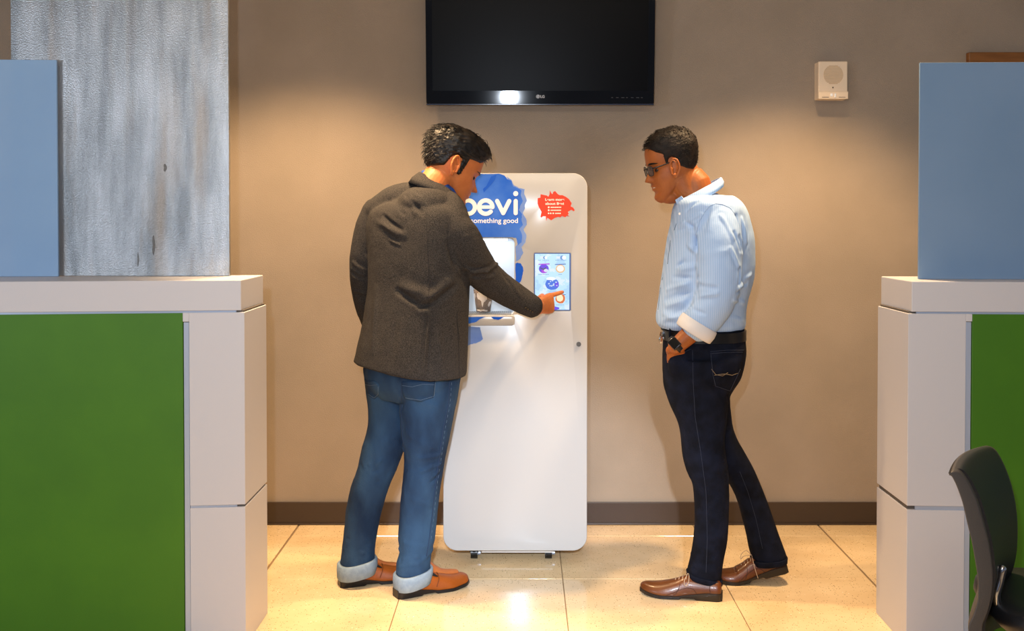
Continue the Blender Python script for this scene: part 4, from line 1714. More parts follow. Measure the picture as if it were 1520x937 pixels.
tufts(bm, HL, thickL, combL, 1300, 0.026, 0.0014, seed=5, lift=0.16, sink=0.003)
tufts(bm, HL, thickL, lambda p: ((0.5, 0.2, 0.9), 1.0) if p.z > 0.185 and p.x > 0.0 else (None, 0), 170, 0.030, 0.0016, seed=9, lift=0.5, sink=0.005)
mesh_obj('hair', bm, m_hairL, pL)
bL = bvh_of(bodyL.data)


def brow_eye(M, s, parent, mb, me_, eye=True, back=-0.0062):
    bm = bmesh.new()
    pts = []
    for k in range(7):
        t = k / 6
        yy = s * (0.014 + 0.036 * t)
        zz = 0.1315 + 0.005 * math.sin(PI * (0.2 + 0.7 * t))
        th = math.asin(min(1, abs(yy) / 0.075)) * s
        p = head_point(th * 1.0, zz)
        # find angle whose y fits
        lo, hi = 0.0, PI / 2
        for _ in range(24):
            mid = (lo + hi) / 2
            if abs(head_point(mid, zz).y) < abs(yy):
                lo = mid
            else:
                hi = mid
        p = head_point(lo * s, zz)
        pts.append(M @ (p + Vector((0.0008, 0, 0))))
    tube(bm, pts, [0.0015, 0.0032, 0.0036, 0.0036, 0.003, 0.0024, 0.001], N=8, sub=2, flat=0.6)
    mesh_obj('eyebrow', bm, mb, parent)
    if eye:
        lo, hi = 0.0, PI / 2
        for _ in range(24):
            mid = (lo + hi) / 2
            if abs(head_point(mid, 0.112).y) < 0.031:
                lo = mid
            else:
                hi = mid
        p = head_point(lo * s, 0.1105)
        bm = bmesh.new()
        ball(bm, M @ (p + Vector((-0.0058, 0, 0.0))), 0.0092 * M.median_scale, 1, 1, 0.8, M.to_3x3().normalized(), 20)
        mesh_obj('eye', bm, me_, parent)


m_eye = mat('dark_eye', '#2a1a12', 0.15)
for s in (-1, 1):
    brow_eye(HL, s, pL, m_hairL, m_eye)

# blazer
m_tweed = mat('grey_tweed', '#2b2929', 0.9, col2='#413e3c', nscale=300, ramp=(0.38, 0.62), bump=0.4, bscale=420, spec=0.15, detail=2)
m_tweedd = mat('dark_edge', '#1d1a1b', 0.8)
bm = bmesh.new()
slices(bm, torsoL, YAW, .66, n=2.25)
tube(bm, [at(563, 313, 4.15), at(592, 296, 4.12), at(632, 296, 4.08), at(660, 309, 4.02), at(672, 334, 3.97)], [0.056, 0.060, 0.066, 0.070, 0.070], N=28)
tube(bm, armR, [0.070, 0.071, 0.069, 0.064, 0.0545, 0.0455], N=28, sub=6)
tube(bm, armL, [0.055, 0.057, 0.054, 0.052, 0.043], N=28, sub=6)
CU = at(651, 274, 4.075)
ball(bm, CU - dL * 0.058 - UP * 0.076, 0.105, 1.1, 1.1, 0.70, seg=32)
me = fused(bm, 0.0045, 14)
b0 = bvh_of(me)
folds(me, b0, [
    (578, 298, 600, 318, -.0035, .006), (590, 292, 616, 318, .0035, .006), (602, 290, 628, 314, -.0035, .006), (616, 288, 634, 306, .003, .006), (568, 320, 596, 342, -.0055, .006), (566, 330, 590, 350, .003, .006), (577, 356, 594, 364, .0035, .004),
    (560, 330, 600, 350, .005, .010), (612, 300, 628, 320, -.004, .006),
    (590, 432, 625, 453, -.009, .009), (625, 455, 640, 452, -.010, .009), (640, 452, 675, 425, -.008, .009), (600, 425, 640, 440, .007, .014), (640, 440, 672, 412, .005, .012),
    (700, 402, 722, 402, .012, .006), (722, 402, 737, 392, .013, .006), (703, 411, 733, 406, -.010, .005), (684, 395, 705, 405, .006, .006), (700, 378, 728, 374, -.005, .006), (695, 366, 722, 360, .004, .006),
    (745, 405, 765, 430, -.003, .006), (755, 415, 772, 440, .003, .006), (690, 352, 712, 345, .003, .006),
    (524, 390, 541, 402, .005, .006), (523, 405, 541, 414, -.006, .006), (524, 430, 542, 436, .004, .006),
    (676, 398, 664, 360, -.005, .008), (690, 420, 655, 400, -.005, .012),
    (637, 466, 629, 560, .005, .004), (558, 430, 552, 530, .004, .012), (590, 470, 580, 540, -.003, .014), (650, 470, 655, 550, .003, .014)])
rumple(me, 0.0022, (9, 9, 6), 3)
rumple(me, 0.0009, (30, 30, 24), 8)
co_ = getco(me)
co_[:, 2] += np.clip((1.02 - co_[:, 2]) / 0.2, 0, 1) * np.clip(-(co_[:, 0] + 0.33), 0, 1) * 0.12      # the hem rides up on his far side
setco(me, co_)
blz = put('blazer', me, m_tweed, pL)
bJ = bvh_of_world = None


def world_bvh(o):
    co = getco(o.data)
    Mw = np.array(world_of(o))
    co = co @ Mw[:3, :3].T + Mw[:3, 3]
    return BVHTree.FromPolygons([tuple(c) for c in co], [tuple(p.vertices) for p in o.data.polygons])


bJ = world_bvh(blz)
seam('back_seam', bJ, [(632, 300), (634, 360), (637, 420), (635, 470), (630, 510), (626, 562)], m_tweedd, blz, r=0.0011, step=6, lift=-0.0002)
seam('sleeve_seam', bJ, [(688, 305), (676, 312), (668, 322), (664, 340), (664, 365), (672, 392), (684, 412)], m_tweedd, blz, r=0.0011, step=4, lift=-0.0003)
seam('pocket_edge', bJ, [(696, 462), (679, 462), (678, 470), (682, 505)], m_tweedd, blz, r=0.0011, step=4)
seam('hem_stitch', bJ, [(678, 470), (681, 520), (682, 558)], m_tweedd, blz, r=0.0008, step=5)
m_btn = mat('horn_button', '#1a1a1c', 0.25)
for x, y in ((780, 456.5), (783.5, 458.5), (787, 460.5), (790.2, 462.8)):
    l, n = cast(bJ, x, y)
    if l is not None:
        bm = bmesh.new()
        cyl(bm, l - n * 0.001, l + n * 0.003, 0.0048, 0.004, 16)
        mesh_obj('button', bm, m_btn, blz, angle=40)


def collar(name, m, parent, cu, au, bu, cl_, al, bl, th=0.004, open_at=None, gap=0, N=56, sub=0):
    """turned-down collar: upper neck line and lower spread line, both rings"""
    bm = bmesh.new()
    up = ring(cu, au, bu, 2, N)
    lo = ring(cl_, al, bl, 2, N)
    c = Vector(cu)
    idx = [i for i in range(N) if gap == 0 or abs(((i / N - open_at + 0.5) % 1) - 0.5) > gap / 2]
    if gap:
        k0 = next(i for i in range(len(idx)) if (idx[i] - idx[i - 1]) % N != 1)
        idx = idx[k0:] + idx[:k0]
    inn = lambda p, q, k: p + (q - p).normalized() * k
    rr = []
    for i in idx:
        mid = up[i].lerp(lo[i], 0.5) + (up[i] - c).normalized() * 0.004
        o_ = (lo[i] - c)
        o_.z = 0
        o_.normalize()
        rr.append([up[i] - o_ * th, up[i] + UP * 0.002, up[i] + o_ * th * 0.7, mid + o_ * th, lo[i] + o_ * th * 0.6, lo[i] - o_ * th, mid - o_ * th * 1.2])
    vs = [[bm.verts.new(p) for p in r] for r in rr]
    cnt = len(vs)
    for i in range(cnt if gap == 0 else cnt - 1):
        a, b = vs[i], vs[(i + 1) % cnt]
        for k in range(7):
            bm.faces.new((a[k], a[(k + 1) % 7], b[(k + 1) % 7], b[k]))
    if gap:
        bm.faces.new(vs[0][::-1])
        bm.faces.new(vs[-1])
    return mesh_obj(name, bm, m, parent)


CU = at(651, 274, 4.075)
m_blue = mat('blue_shirt', '#12408c', 0.7, bump=0.1, bscale=300)
collar('shirt_collar', m_blue, pL, CU + dL * 0.008 + UP * 0.006, dL * 0.067 - UP * 0.040, wL * 0.067 - UP * 0.022, CU - UP * 0.03 + dL * 0.006, dL * 0.075 - UP * 0.04, wL * 0.072 - UP * 0.022, 0.003)
collar('blazer_collar', m_tweed, blz, CU, dL * 0.073 - UP * 0.036, wL * 0.073 - UP * 0.028, CU - UP * 0.036 - dL * 0.010, dL * 0.104 - UP * 0.030, wL * 0.104 - UP * 0.030, 0.005)

# jeans
m_denim = mat('blue_denim', '#1b2e48', 0.85, col2='#365576', nscale=7, stretch=(1, 1, 0.45), ramp=(0.35, 0.72), bump=0.35, bscale=500, bstretch=(1, 1, 0.3), spec=0.2)
m_denimp = mat('pale_denim', '#7f93a6', 0.85, col2='#8c9fb0', nscale=60, bump=0.3, bscale=400)
m_thread = mat('grey_thread', '#5d7188', 0.8)
m_denimd = mat('denim_dark_seam', '#182f50', 0.8)
bm = bmesh.new()
slices(bm, pelvisL, YAW, .72, n=2.4)
slices(bm, farleg, 25, 1.0, n=2.2)
slices(bm, nearleg, 25, 1.0, n=2.2)
me = fused(bm, 0.0045, 4)
b0 = bvh_of(me)
folds(me, b0, [
    (600, 672, 585, 650, .004, .006), (598, 664, 560, 688, .006, .007), (596, 676, 556, 700, -.006, .006), (590, 690, 548, 690, .004, .006), (540, 660, 575, 655, .004, .008), (536, 690, 560, 716, -.005, .007),
    (601, 690, 640, 693, .006, .006), (603, 699, 645, 703, -.006, .005), (655, 688, 625, 700, .006, .006), (652, 676, 622, 680, .004, .007), (603, 640, 640, 665, .003, .010), (655, 700, 640, 716, -.004, .006),
    (593, 815, 620, 828, .006, .006), (595, 832, 637, 828, -.005, .005), (600, 806, 630, 812, .004, .006), (642, 815, 620, 838, .005, .006), (592, 842, 615, 838, .005, .005),
    (510, 815, 540, 822, .004, .006), (515, 800, 548, 808, -.004, .006), (600, 570, 596, 655, -.007, .008), (606, 585, 650, 605, .003, .010), (550, 590, 590, 610, .003, .012),
    (610, 740, 640, 750, .003, .008), (520, 740, 556, 748, .003, .008)])
rumple(me, 0.0016, (14, 14, 9), 5)
rumple(me, 0.0008, (45, 45, 30), 9)
jeansL = put('jeans', me, m_denim, pL)
bP = world_bvh(jeansL)
pk = patch('back_pocket', bP, [(596, 566), (646, 566), (644, 590), (625, 597), (601, 592), (597, 582)], m_denim, jeansL, thick=0.002, step=3)
pk = patch('back_pocket', bP, [(541, 562), (559, 566), (563, 572), (563, 586), (556, 593), (546, 586)], m_denim, jeansL, thick=0.002, step=3)
bPk = world_bvh(jeansL)
for pts in ([(597, 572), (612, 574), (628, 570), (645, 571)], [(646, 567), (644, 588), (625, 594), (602, 590)], [(542, 571), (552, 572), (561, 571)], [(562, 574), (562, 585), (556, 591), (547, 585)]):
    seam('stitching', bPk, pts, m_thread, jeansL, r=0.0007, step=3, lift=0.0028)
seam('side_seam', bP, [(668, 560), (665, 600), (657, 640), (652, 680), (646, 720), (642, 760), (637, 800), (633, 826)], m_denimd, jeansL, r=0.0016, step=6)
seam('side_seam', bP, [(671, 560), (668, 600), (660, 640), (655, 680), (649, 718), (645, 758), (640, 800)], m_thread, jeansL, r=0.0006, step=4, dash=True)
seam('centre_seam', bP, [(597, 560), (595, 600), (597, 640), (599, 662)], m_denimd, jeansL, r=0.0014, step=5)


def cuff(rows, yaw, m, parent, lab=None, th=0.004, ratio=1.0, name='turned_up_cuff'):
    bm = bmesh.new()
    d = Vector((math.cos(R(yaw)), math.sin(R(yaw)), 0))
    w_ = Vector((d.y, -d.x, 0))
    rr = []
    for (y, xl, xr, Y, tilt) in rows:
        a, b = at(xl, y, Y), at(xr, y, Y)
        h = (b.x - a.x) / 2
        rr.append(((a + b) / 2, d * h * ratio + UP * tilt, w_ * h))
    outer = [ring(c, a, b, 2.5, 40) for c, a, b in rr]
    inner = [ring(c, a * 0.9, b * 0.9, 2.5, 40) for c, a, b in rr]
    loft(bm, [inner[0]] + outer + inner[::-1], (0, 0))
    bmesh.ops.remove_doubles(bm, verts=bm.verts, dist=1e-6)
    o = mesh_obj(name, bm, m, parent)
    if lab:
        o['label'] = lab
    return o


cuff([(831, 503, 558, 4.105, .012), (833, 501, 559.5, 4.105, .012), (842, 500.5, 559.5, 4.105, .010), (853, 501, 557, 4.105, .010), (854, 504, 555, 4.105, .010)], 21, m_denimp, jeansL, 'pale turned-up cuff')
cuff([(846, 587, 640, 3.985, .014), (848, 585, 641.5, 3.985, .014), (856, 584.5, 641, 3.985, .013), (868, 585, 638, 3.985, .012), (869, 588, 636, 3.985, .012)], 30, m_denimp, jeansL, 'pale turned-up cuff')

# loafers
m_tan = mat('tan_leather', '#a9540f', 0.45, col2='#92470c', nscale=14, bump=0.12, bscale=220)
m_sole = mat('black_sole', '#141214', 0.45)
m_gore = mat('black_elastic', '#120f10', 0.8)
for hx, hy, yw in ((504.5, 870, 21), (588, 887, 30)):
    hp = onz(hx, hy)
    sh, W, base, sec = shoe(pL, (hp.x, hp.y, 0.0), yw, 0.292, 0, m_tan, m_sole, toe=0.9, heel_h=0.026, label='tan leather slip-on shoe', top=1.02)
    bS = world_bvh(sh)
    for s in (-1, 1):
        bm = bmesh.new()
        top = [W(0.40 + 0.13 * k / 5, s * (0.020 + 0.016 * (k / 5) * 0.6), base(0.4) + 0.066 - 0.020 * k / 5) for k in range(6)]
        tube(bm, top, [0.003, 0.0055, 0.006, 0.0055, 0.004, 0.002], N=10, sub=2)
        mesh_obj('elastic_gore', bm, m_gore, sh)
    bm = bmesh.new()
    tube(bm, [W(0.50, -0.043, base(.5) + .018), W(0.54, -0.036, base(.5) + .045), W(0.56, 0.0, base(.5) + .058), W(0.54, 0.036, base(.5) + .045), W(0.50, 0.043, base(.5) + .018)], 0.0014, N=8)
    mesh_obj('apron_seam', bm, mat('brown_seam', '#6d340a', 0.6), sh)

# ------------------------------------------------------------------ man on the right, hand in his pocket
pR = empty('person', (0.72, 4.05, 0))
tag(pR, 'man in a light blue striped shirt and dark jeans with his hand in his pocket', 'person')
dR = Vector((-1, 0, 0))
wR = Vector((0, 1, 0))
torsoR = [(291, 1018, 1086, 4.05, .66), (299, 1005, 1097, 4.05, .62), (312, 999, 1106, 4.05, .66), (330, 996.5, 1112, 4.05, .72), (355, 992, 1117.5, 4.05, .78), (385, 986.5, 1119, 4.05, .84), (410, 983, 1117, 4.05, .88),
          (435, 979.5, 1110, 4.05, .92), (455, 976, 1106, 4.05, .95), (470, 973.5, 1105, 4.05, .97), (480, 975, 1104.5, 4.05, .97), (487, 981, 1103, 4.05, .97)]
pelvisR = [(484, 984, 1102, 4.05, .94), (500, 984.5, 1104, 4.05, .94), (520, 984.5, 1105.5, 4.05, .92), (540, 984, 1103, 4.05, .9), (560, 985, 1097, 4.05, .85), (580, 989, 1084, 4.05, .8), (600, 1000, 1075, 4.05, .75)]
nearR = [(530, 984.5, 1102, 3.985, 1.25), (555, 984.5, 1097, 3.985, 1.22), (576, 986, 1085, 3.985, 1.18), (603, 995, 1080, 3.98, 1.12), (627, 1006, 1078, 3.98, 1.05), (654, 1011, 1075, 3.98, 1.0), (682, 1014, 1078, 3.98, 1.0),
         (706, 1022, 1081.5, 3.98, 1.0), (722, 1029, 1082, 3.98, 1.0), (761, 1031, 1081.5, 3.98, 1.0), (800, 1029.5, 1079, 3.98, 1.0), (832, 1024, 1073, 3.98, 1.0), (850, 1020, 1071, 3.98, 1.0), (862, 1024, 1070.5, 3.98, 1.0)]
farR = [(560, 1000, 1090, 4.13, 1.2), (590, 1006, 1083, 4.13, 1.1), (627, 1022, 1086, 4.13, 1.0), (650, 1034, 1093, 4.13, 1.0), (670, 1048, 1104, 4.13, 1.0), (698, 1070, 1120, 4.13, 1.0), (737, 1092, 1135.5, 4.13, 1.0),
        (769, 1102, 1147.5, 4.13, 1.0), (793, 1108, 1155.5, 4.13, 1.0), (812, 1112, 1163, 4.13, 1.0), (824, 1115, 1167, 4.13, 1.0), (833, 1118, 1166, 4.13, 1.0)]
slv = [at(1068, 322, 3.90), at(1068, 352, 3.875), at(1067, 392, 3.86), at(1065, 432, 3.855), at(1053, 460, 3.86), at(1036, 484, 3.865)]
slv2 = [at(1068, 322, 4.20), at(1072, 352, 4.22), at(1074, 395, 4.24), at(1072, 432, 4.24), at(1050, 468, 4.23), at(1025, 492, 4.2)]
HR = head_frame(188, 15, 1.0, (0.016, 0.078, 0.104), at(1000.5, 249.5, 3.965), xyz=(1.06, 1.04, 1.09))
bm = bmesh.new()
add_head(bm, HR, 0.016)
tube(bm, [HR @ Vector((-0.046, 0, 0.085)), HR @ Vector((-0.048, 0, 0.045)), at(1032, 272, 4.05), at(1036, 300, 4.05)], [0.046, 0.052, 0.057, 0.06], N=24)
tube(bm, [HR @ Vector((-0.020, 0, 0.08)), HR @ Vector((-0.026, 0, 0.025)), at(1030, 290, 4.05), at(1040, 325, 4.05)], [0.062, 0.060, 0.056, 0.06], N=28)
ball(bm, HR @ Vector((0.035, 0, 0.010)), 0.045, 1.0, 0.75, 0.6)
slices(bm, torsoR[2:], 180, .8, grow=0.88)
slices(bm, pelvisR, 180, .85, grow=0.88)
slices(bm, nearR + [(875, 1044, 1066, 3.98, 1.0)], 180, 1.0, grow=0.82)
slices(bm, farR + [(842, 1128, 1160, 4.13, 1.0)], 180, 1.0, grow=0.82)
W1, W2 = at(1012, 507, 3.872), at(1003, 514.5, 3.873)
tube(bm, slv[:-1] + [at(1032, 488, 3.868), W1, W2], [0.055, 0.052, 0.05, 0.045, 0.040, 0.036, 0.031, 0.030], N=22)
tube(bm, slv2 + [at(1030, 512, 4.17)], [0.055, 0.052, 0.05, 0.045, 0.038, 0.03, 0.028], N=22)
hd = (at(1006, 552, 3.975) - W2).normalized()
hand(bm, W2, hd, (dR - hd * dR.dot(hd)).normalized(), Vector((0, 1, 0)), [(14, 16, 10)] * 4, k=0.9, thumb=(10, 10, 10), thumb_out=0.1)
hand(bm, at(1030, 512, 4.17), (Vector((.05, -.15, -1))).normalized(), dR, Vector((0, -1, 0)), [(14, 16, 10)] * 4, k=0.95, thumb=(10, 10, 10), thumb_out=0.3)
bodyR = put("body", fused(bm, 0.0026, 2), m_skinR, pR)

# hair
m_hairR = mat('cropped_hair', '#090605', 0.5, col2='#1c110a', nscale=60, bump=0.3, bscale=500, spec=0.3)


def thickR(p):
    hl = hair_line(Vector((p.x - (0.023 if p.x < 0.02 else 0.023 * max(0, (0.06 - p.x) / 0.04)), 0, 0)), 0.188, 0.158, 0.014, 0.122, 0.141, 0.078)
    e = p.z - hl
    if e < -0.004:
        return -0.01
    side = 0.003 + 0.003 * sst(0.13, 0.18, p.z)
    top = 0.002 * sst(0.175, 0.215, p.z)
    return -0.004 + (side + top + 0.004) * sst(-0.004, 0.008, e)


bm = bmesh.new()
hair_cap(bm, HR, thickR, seed=7, amp=0.0012, grain=(150, 220, 150))
tufts(bm, HR, thickR, lambda p: ((0.8, 0.1, 0.1), 1.0), 900, 0.010, 0.0011, seed=15, lift=1.0, tmin=0.003, sink=0.001)
mesh_obj('hair', bm, m_hairR, pR)
for s in (-1, 1):
    brow_eye(HR, s, pR, m_hairR, m_eye, back=-0.0088)

# teeth, seen in the open smile
bm = bmesh.new()
p = head_point(0.10, 0.0545)
ball(bm, HR @ Vector((0.0835, 0.006, 0.0545)), 1, 0.0045, 0.014, 0.0022, HR.to_3x3(), 16)
mesh_obj('teeth', bm, mat('teeth', '#d8cfc0', 0.3), pR)

# spectacles
m_spec = mat('black_frame', '#141416', 0.3)
m_lens = mat('spectacle_lens', '#23262a', 0.05, alpha=0.45, spec=0.3)
gl = None
bm = bmesh.new()
rims = []
for s in (-1, 1):
    pts = []
    for k in range(25):
        a = 2 * PI * k / 24
        y_ = s * (0.034 + 0.024 * math.copysign(abs(math.cos(a)) ** 0.6, math.cos(a)))
        z_ = 0.113 + 0.0165 * math.copysign(abs(math.sin(a)) ** 0.7, math.sin(a))
        x_ = 0.091 - 0.006 * (abs(y_) / 0.058) ** 2
        pts.append(HR @ Vector((x_, y_, z_)))
    rims.append(pts)
    tube(bm, pts, 0.0019, N=8, sub=1, rounded=False)
tube(bm, [HR @ Vector((0.0905, -0.010, 0.118)), HR @ Vector((0.093, 0, 0.120)), HR @ Vector((0.0905, 0.010, 0.118))], 0.0018, N=8)
gl = mesh_obj('spectacles', bm, m_spec, pR)
for s in (-1, 1):
    bm = bmesh.new()
    tube(bm, [HR @ Vector((0.086, s * 0.058, 0.120)), HR @ Vector((0.080, s * 0.0685, 0.121)), HR @ Vector((0.040, s * 0.077, 0.124)), HR @ Vector((0.020, s * 0.0785, 0.126)), HR @ Vector((-0.002, s * 0.082, 0.118))],
         [0.003, 0.0028, 0.0022, 0.0018, 0.0016], N=8, sub=3)
    mesh_obj('temple', bm, m_spec, gl)
    bm = bmesh.new()
    r_ = rims[0 if s < 0 else 1][:-1]
    dd_ = (HR.to_3x3() @ Vector((1, 0, 0))).normalized() * 0.0006
    loft(bm, [[q + dd_ for q in r_], [q - dd_ for q in r_]])
    mesh_obj('lens', bm, m_lens, gl, smooth=False)

# shirt


def stripes_mat():
    m = mat('striped_shirt', '#b4c9ea', 0.8, bump=0.15, bscale=400)
    nt = m.node_tree
    N, L = nt.nodes, nt.links
    b = N['Principled BSDF']
    tc = N.new('ShaderNodeTexCoord')
    sp_ = N.new('ShaderNodeSeparateXYZ')
    L.new(tc.outputs['Object'], sp_.inputs[0])
    ad = N.new('ShaderNodeMath')
    ad.operation = 'ADD'
    L.new(sp_.outputs[0], ad.inputs[0])
    L.new(sp_.outputs[1], ad.inputs[1])
    mu = N.new('ShaderNodeMath')
    mu.operation = 'MULTIPLY'
    mu.inputs[1].default_value = 2 * PI / 0.0072
    L.new(sp_.outputs[0], mu.inputs[0])
    sn = N.new('ShaderNodeMath')
    sn.operation = 'SINE'
    L.new(mu.outputs[0], sn.inputs[0])
    r = N.new('ShaderNodeValToRGB')
    r.color_ramp.elements[0].position = 0.35
    r.color_ramp.elements[0].color = lin('#9ab9e2')
    r.color_ramp.elements[1].position = 0.75
    r.color_ramp.elements[1].color = lin('#a9c4e9')
    mr = N.new('ShaderNodeMath')
    mr.operation = 'MULTIPLY_ADD'
    mr.inputs[1].default_value = 0.5
    mr.inputs[2].default_value = 0.5
    L.new(sn.outputs[0], mr.inputs[0])
    L.new(mr.outputs[0], r.inputs['Fac'])
    L.new(r.outputs['Color'], b.inputs['Base Color'])
    return m


m_shirt = stripes_mat()
m_shirt2 = mat('shirt_cuff_lining', '#d4d2d3', 0.8, bump=0.1, bscale=300)
m_shirtin = mat('shirt_blue_inside', '#5c86d6', 0.8)
bm = bmesh.new()
slices(bm, torsoR, 180, .8, n=2.3)
tube(bm, [at(1069, 324, 3.90), at(1062, 314, 3.95), at(1056, 310, 4.05), at(1064, 314, 4.14), at(1069, 324, 4.20)], [0.062, 0.056, 0.060, 0.056, 0.062], N=28)
tube(bm, slv, [0.066, 0.078, 0.082, 0.077, 0.069, 0.061], N=28, sub=6)
tube(bm, slv2, [0.066, 0.074, 0.076, 0.072, 0.062, 0.05], N=28, sub=6)
me = fused(bm, 0.0045, 5)
b0 = bvh_of(me)
folds(me, b0, [
    (1033, 342, 1020, 330, -.006, .007), (1035, 372, 1030, 345, -.010, .008), (1022, 364, 1033, 374, .006, .007), (1008, 400, 1034, 395, .006, .009), (1000, 412, 1036, 413, -.006, .007), (990, 430, 1038, 416, .006, .007),
    (988, 445, 1035, 428, -.006, .008), (990, 455, 1033, 440, .006, .008), (1000, 465, 1028, 452, -.005, .008), (984, 465, 1000, 472, .005, .009), (985, 475, 1010, 470, .005, .007), (1005, 396, 1015, 388, -.005, .006),
    (1010, 335, 1040, 318, .006, .007), (1006, 345, 1030, 335, -.004, .006), (1048, 318, 1030, 345, .005, .009), (1038, 424, 1062, 428, -.006, .007), (1038, 440, 1064, 436, .006, .007), (1030, 460, 1045, 466, -.005, .006),
    (1070, 320, 1088, 355, .006, .005), (1090, 345, 1098, 372, -.005, .005), (1085, 368, 1096, 395, .005, .005), (1092, 320, 1100, 350, -.008, .006), (1101, 325, 1107, 360, .008, .006), (1097, 352, 1101, 372, -.008, .006),
    (1098, 400, 1097, 425, -.008, .006), (1096, 428, 1115, 408, .006, .006), (1094, 434, 1108, 422, -.006, .006), (1090, 446, 1106, 450, .005, .006), (1082, 470, 1103, 478, .004, .008), (1020, 312, 1035, 300, -.005, .006),
    (1060, 305, 1052, 340, .004, .008), (1045, 380, 1080, 372, .003, .010)])
rumple(me, 0.0022, (13, 13, 10), 12)
rumple(me, 0.0010, (34, 34, 28), 14)
shirt = put('shirt', me, m_shirt, pR)
bSh = world_bvh(shirt)
m_sline = mat('shirt_seam', '#8ea6cc', 0.8)
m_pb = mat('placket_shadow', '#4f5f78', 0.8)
seam('yoke_seam', bSh, [(1054, 306), (1062, 302.5), (1072, 303.5), (1084, 309), (1092, 320)], m_sline, shirt, r=0.0011, step=3)
seam('sleeve_seam', bSh, [(1054, 305), (1046, 315), (1038, 330), (1033, 348), (1033, 365)], m_sline, shirt, r=0.0010, step=4)
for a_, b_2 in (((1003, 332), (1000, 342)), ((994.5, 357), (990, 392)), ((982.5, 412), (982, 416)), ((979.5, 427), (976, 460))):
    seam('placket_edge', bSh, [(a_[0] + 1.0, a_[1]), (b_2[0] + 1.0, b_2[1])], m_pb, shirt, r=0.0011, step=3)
m_wbtn = mat('white_button', '#f2ede4', 0.3)

# collar
CR = at(1036, 282, 4.05)
ax_ = Vector((-at(34 + 776, 300, 4.05).x, 0, 0))
collar('shirt_collar', m_shirt, shirt, CR, Vector((-0.086, 0, -0.046)), Vector((0, 0.078, 0)), CR + Vector((0.010, 0, -0.036)), Vector((-0.082, 0, -0.050)), Vector((0, 0.098, 0)), 0.004, open_at=0.0, gap=0.05)
for s in (-1, 1):
    bm = bmesh.new()
    Yt = 4.05 + s * 0.040
    fr = [at(1002, 297, Yt), at(1011, 291, 4.05 + s * .062), at(1022, 305, 4.05 + s * .075), at(1011, 316, 4.05 + s * .055)]
    a = [bm.verts.new(p_ + Vector((0, s * 0.003, 0))) for p_ in fr]
    b = [bm.verts.new(p_ + Vector((0.003, -s * 0.004, 0))) for p_ in fr]
    bm.faces.new(a)
    bm.faces.new(b[::-1])
    for i in range(4):
        bm.faces.new((a[i], a[(i + 1) % 4], b[(i + 1) % 4], b[i]))
    mesh_obj('collar_point', bm, m_shirt, shirt, smooth=False)
for x, y, Y in ((1017.5, 303.5, 3.972), (1009, 317.5, 3.985)):
    l = at(x, y, Y)
    bb, n = cast(bSh, x, y)
    if bb is not None and y > 310:
        l = bb
    bm = bmesh.new()
    cyl(bm, l + Vector((0, -0.001, 0)), l + Vector((-.001, -0.004, 0)), 0.0048, 0.0042, 16)
    mesh_obj('button', bm, m_wbtn, shirt, angle=40)

# rolled cuff
cc = at(1034, 487, 3.865)
axd = (at(1020, 508, 3.868) - at(1046, 466, 3.862)).normalized()
u_ = (at(1064, 500, 3.865) - at(1010, 470, 3.865)).normalized()
u_ = (u_ - axd * u_.dot(axd)).normalized()
v_ = axd.cross(u_).normalized()
bm = bmesh.new()
k = []
for t, r_ in ((-0.024, 0.066), (-0.020, 0.070), (0.0, 0.072), (0.022, 0.069), (0.025, 0.065)):
    k.append(ring(cc + axd * t, u_ * r_ * 1.02, v_ * r_ * 0.92, 2.1, 40))
for t, r_ in ((0.022, 0.060), (-0.02, 0.060)):
    k.append(ring(cc + axd * t, u_ * r_ * 1.02, v_ * r_ * 0.92, 2.1, 40))
loft(bm, k, (0, 0))
o = mesh_obj('rolled_cuff', bm, m_shirt2, shirt)
o['label'] = 'off-white turned-back sleeve cuff'

# watch
wc = at(1003.2, 511.5, 3.872)
wax = (W2 - at(1032, 488, 3.868)).normalized()
wu = wax.orthogonal().normalized()
wv = wax.cross(wu)
bm = bmesh.new()
k = [ring(wc + wax * t, wu * r_, wv * r_, 2.0, 36) for t, r_ in ((-0.011, 0.030), (-0.010, 0.0335), (0.010, 0.0335), (0.011, 0.030))]
loft(bm, k, (0, 0))
wt = mesh_obj('watch', bm, mat('watch_strap', '#17181c', 0.5), pR)
wt['label'] = 'black square watch on the left wrist'
n_ = Vector((-0.28, -0.93, 0.22))
n_ = (n_ - wax * n_.dot(wax)).normalized()
s_ = wax.cross(n_).normalized()
bm = bmesh.new()
cw = wc + n_ * 0.035
Mx = Matrix((s_, wax, n_)).transposed().to_4x4()
Mx.translation = cw
g = bmesh.ops.create_cube(bm, size=1, matrix=Mx @ Matrix.Diagonal((0.040, 0.034, 0.010, 1)))
bmesh.ops.bevel(bm, geom=bm.edges[:], offset=0.003, segments=3, affect='EDGES', profile=0.5)
mesh_obj('watch_case', bm, mat('watch_steel', '#4a4a50', 0.25, metal=0.9), wt, angle=50)
bm = bmesh.new()
Mx.translation = cw + n_ * 0.0052
bmesh.ops.create_cube(bm, size=1, matrix=Mx @ Matrix.Diagonal((0.034, 0.029, 0.001, 1)))
mesh_obj('watch_face', bm, mat('watch_glass', '#050506', 0.12), wt, smooth=False)

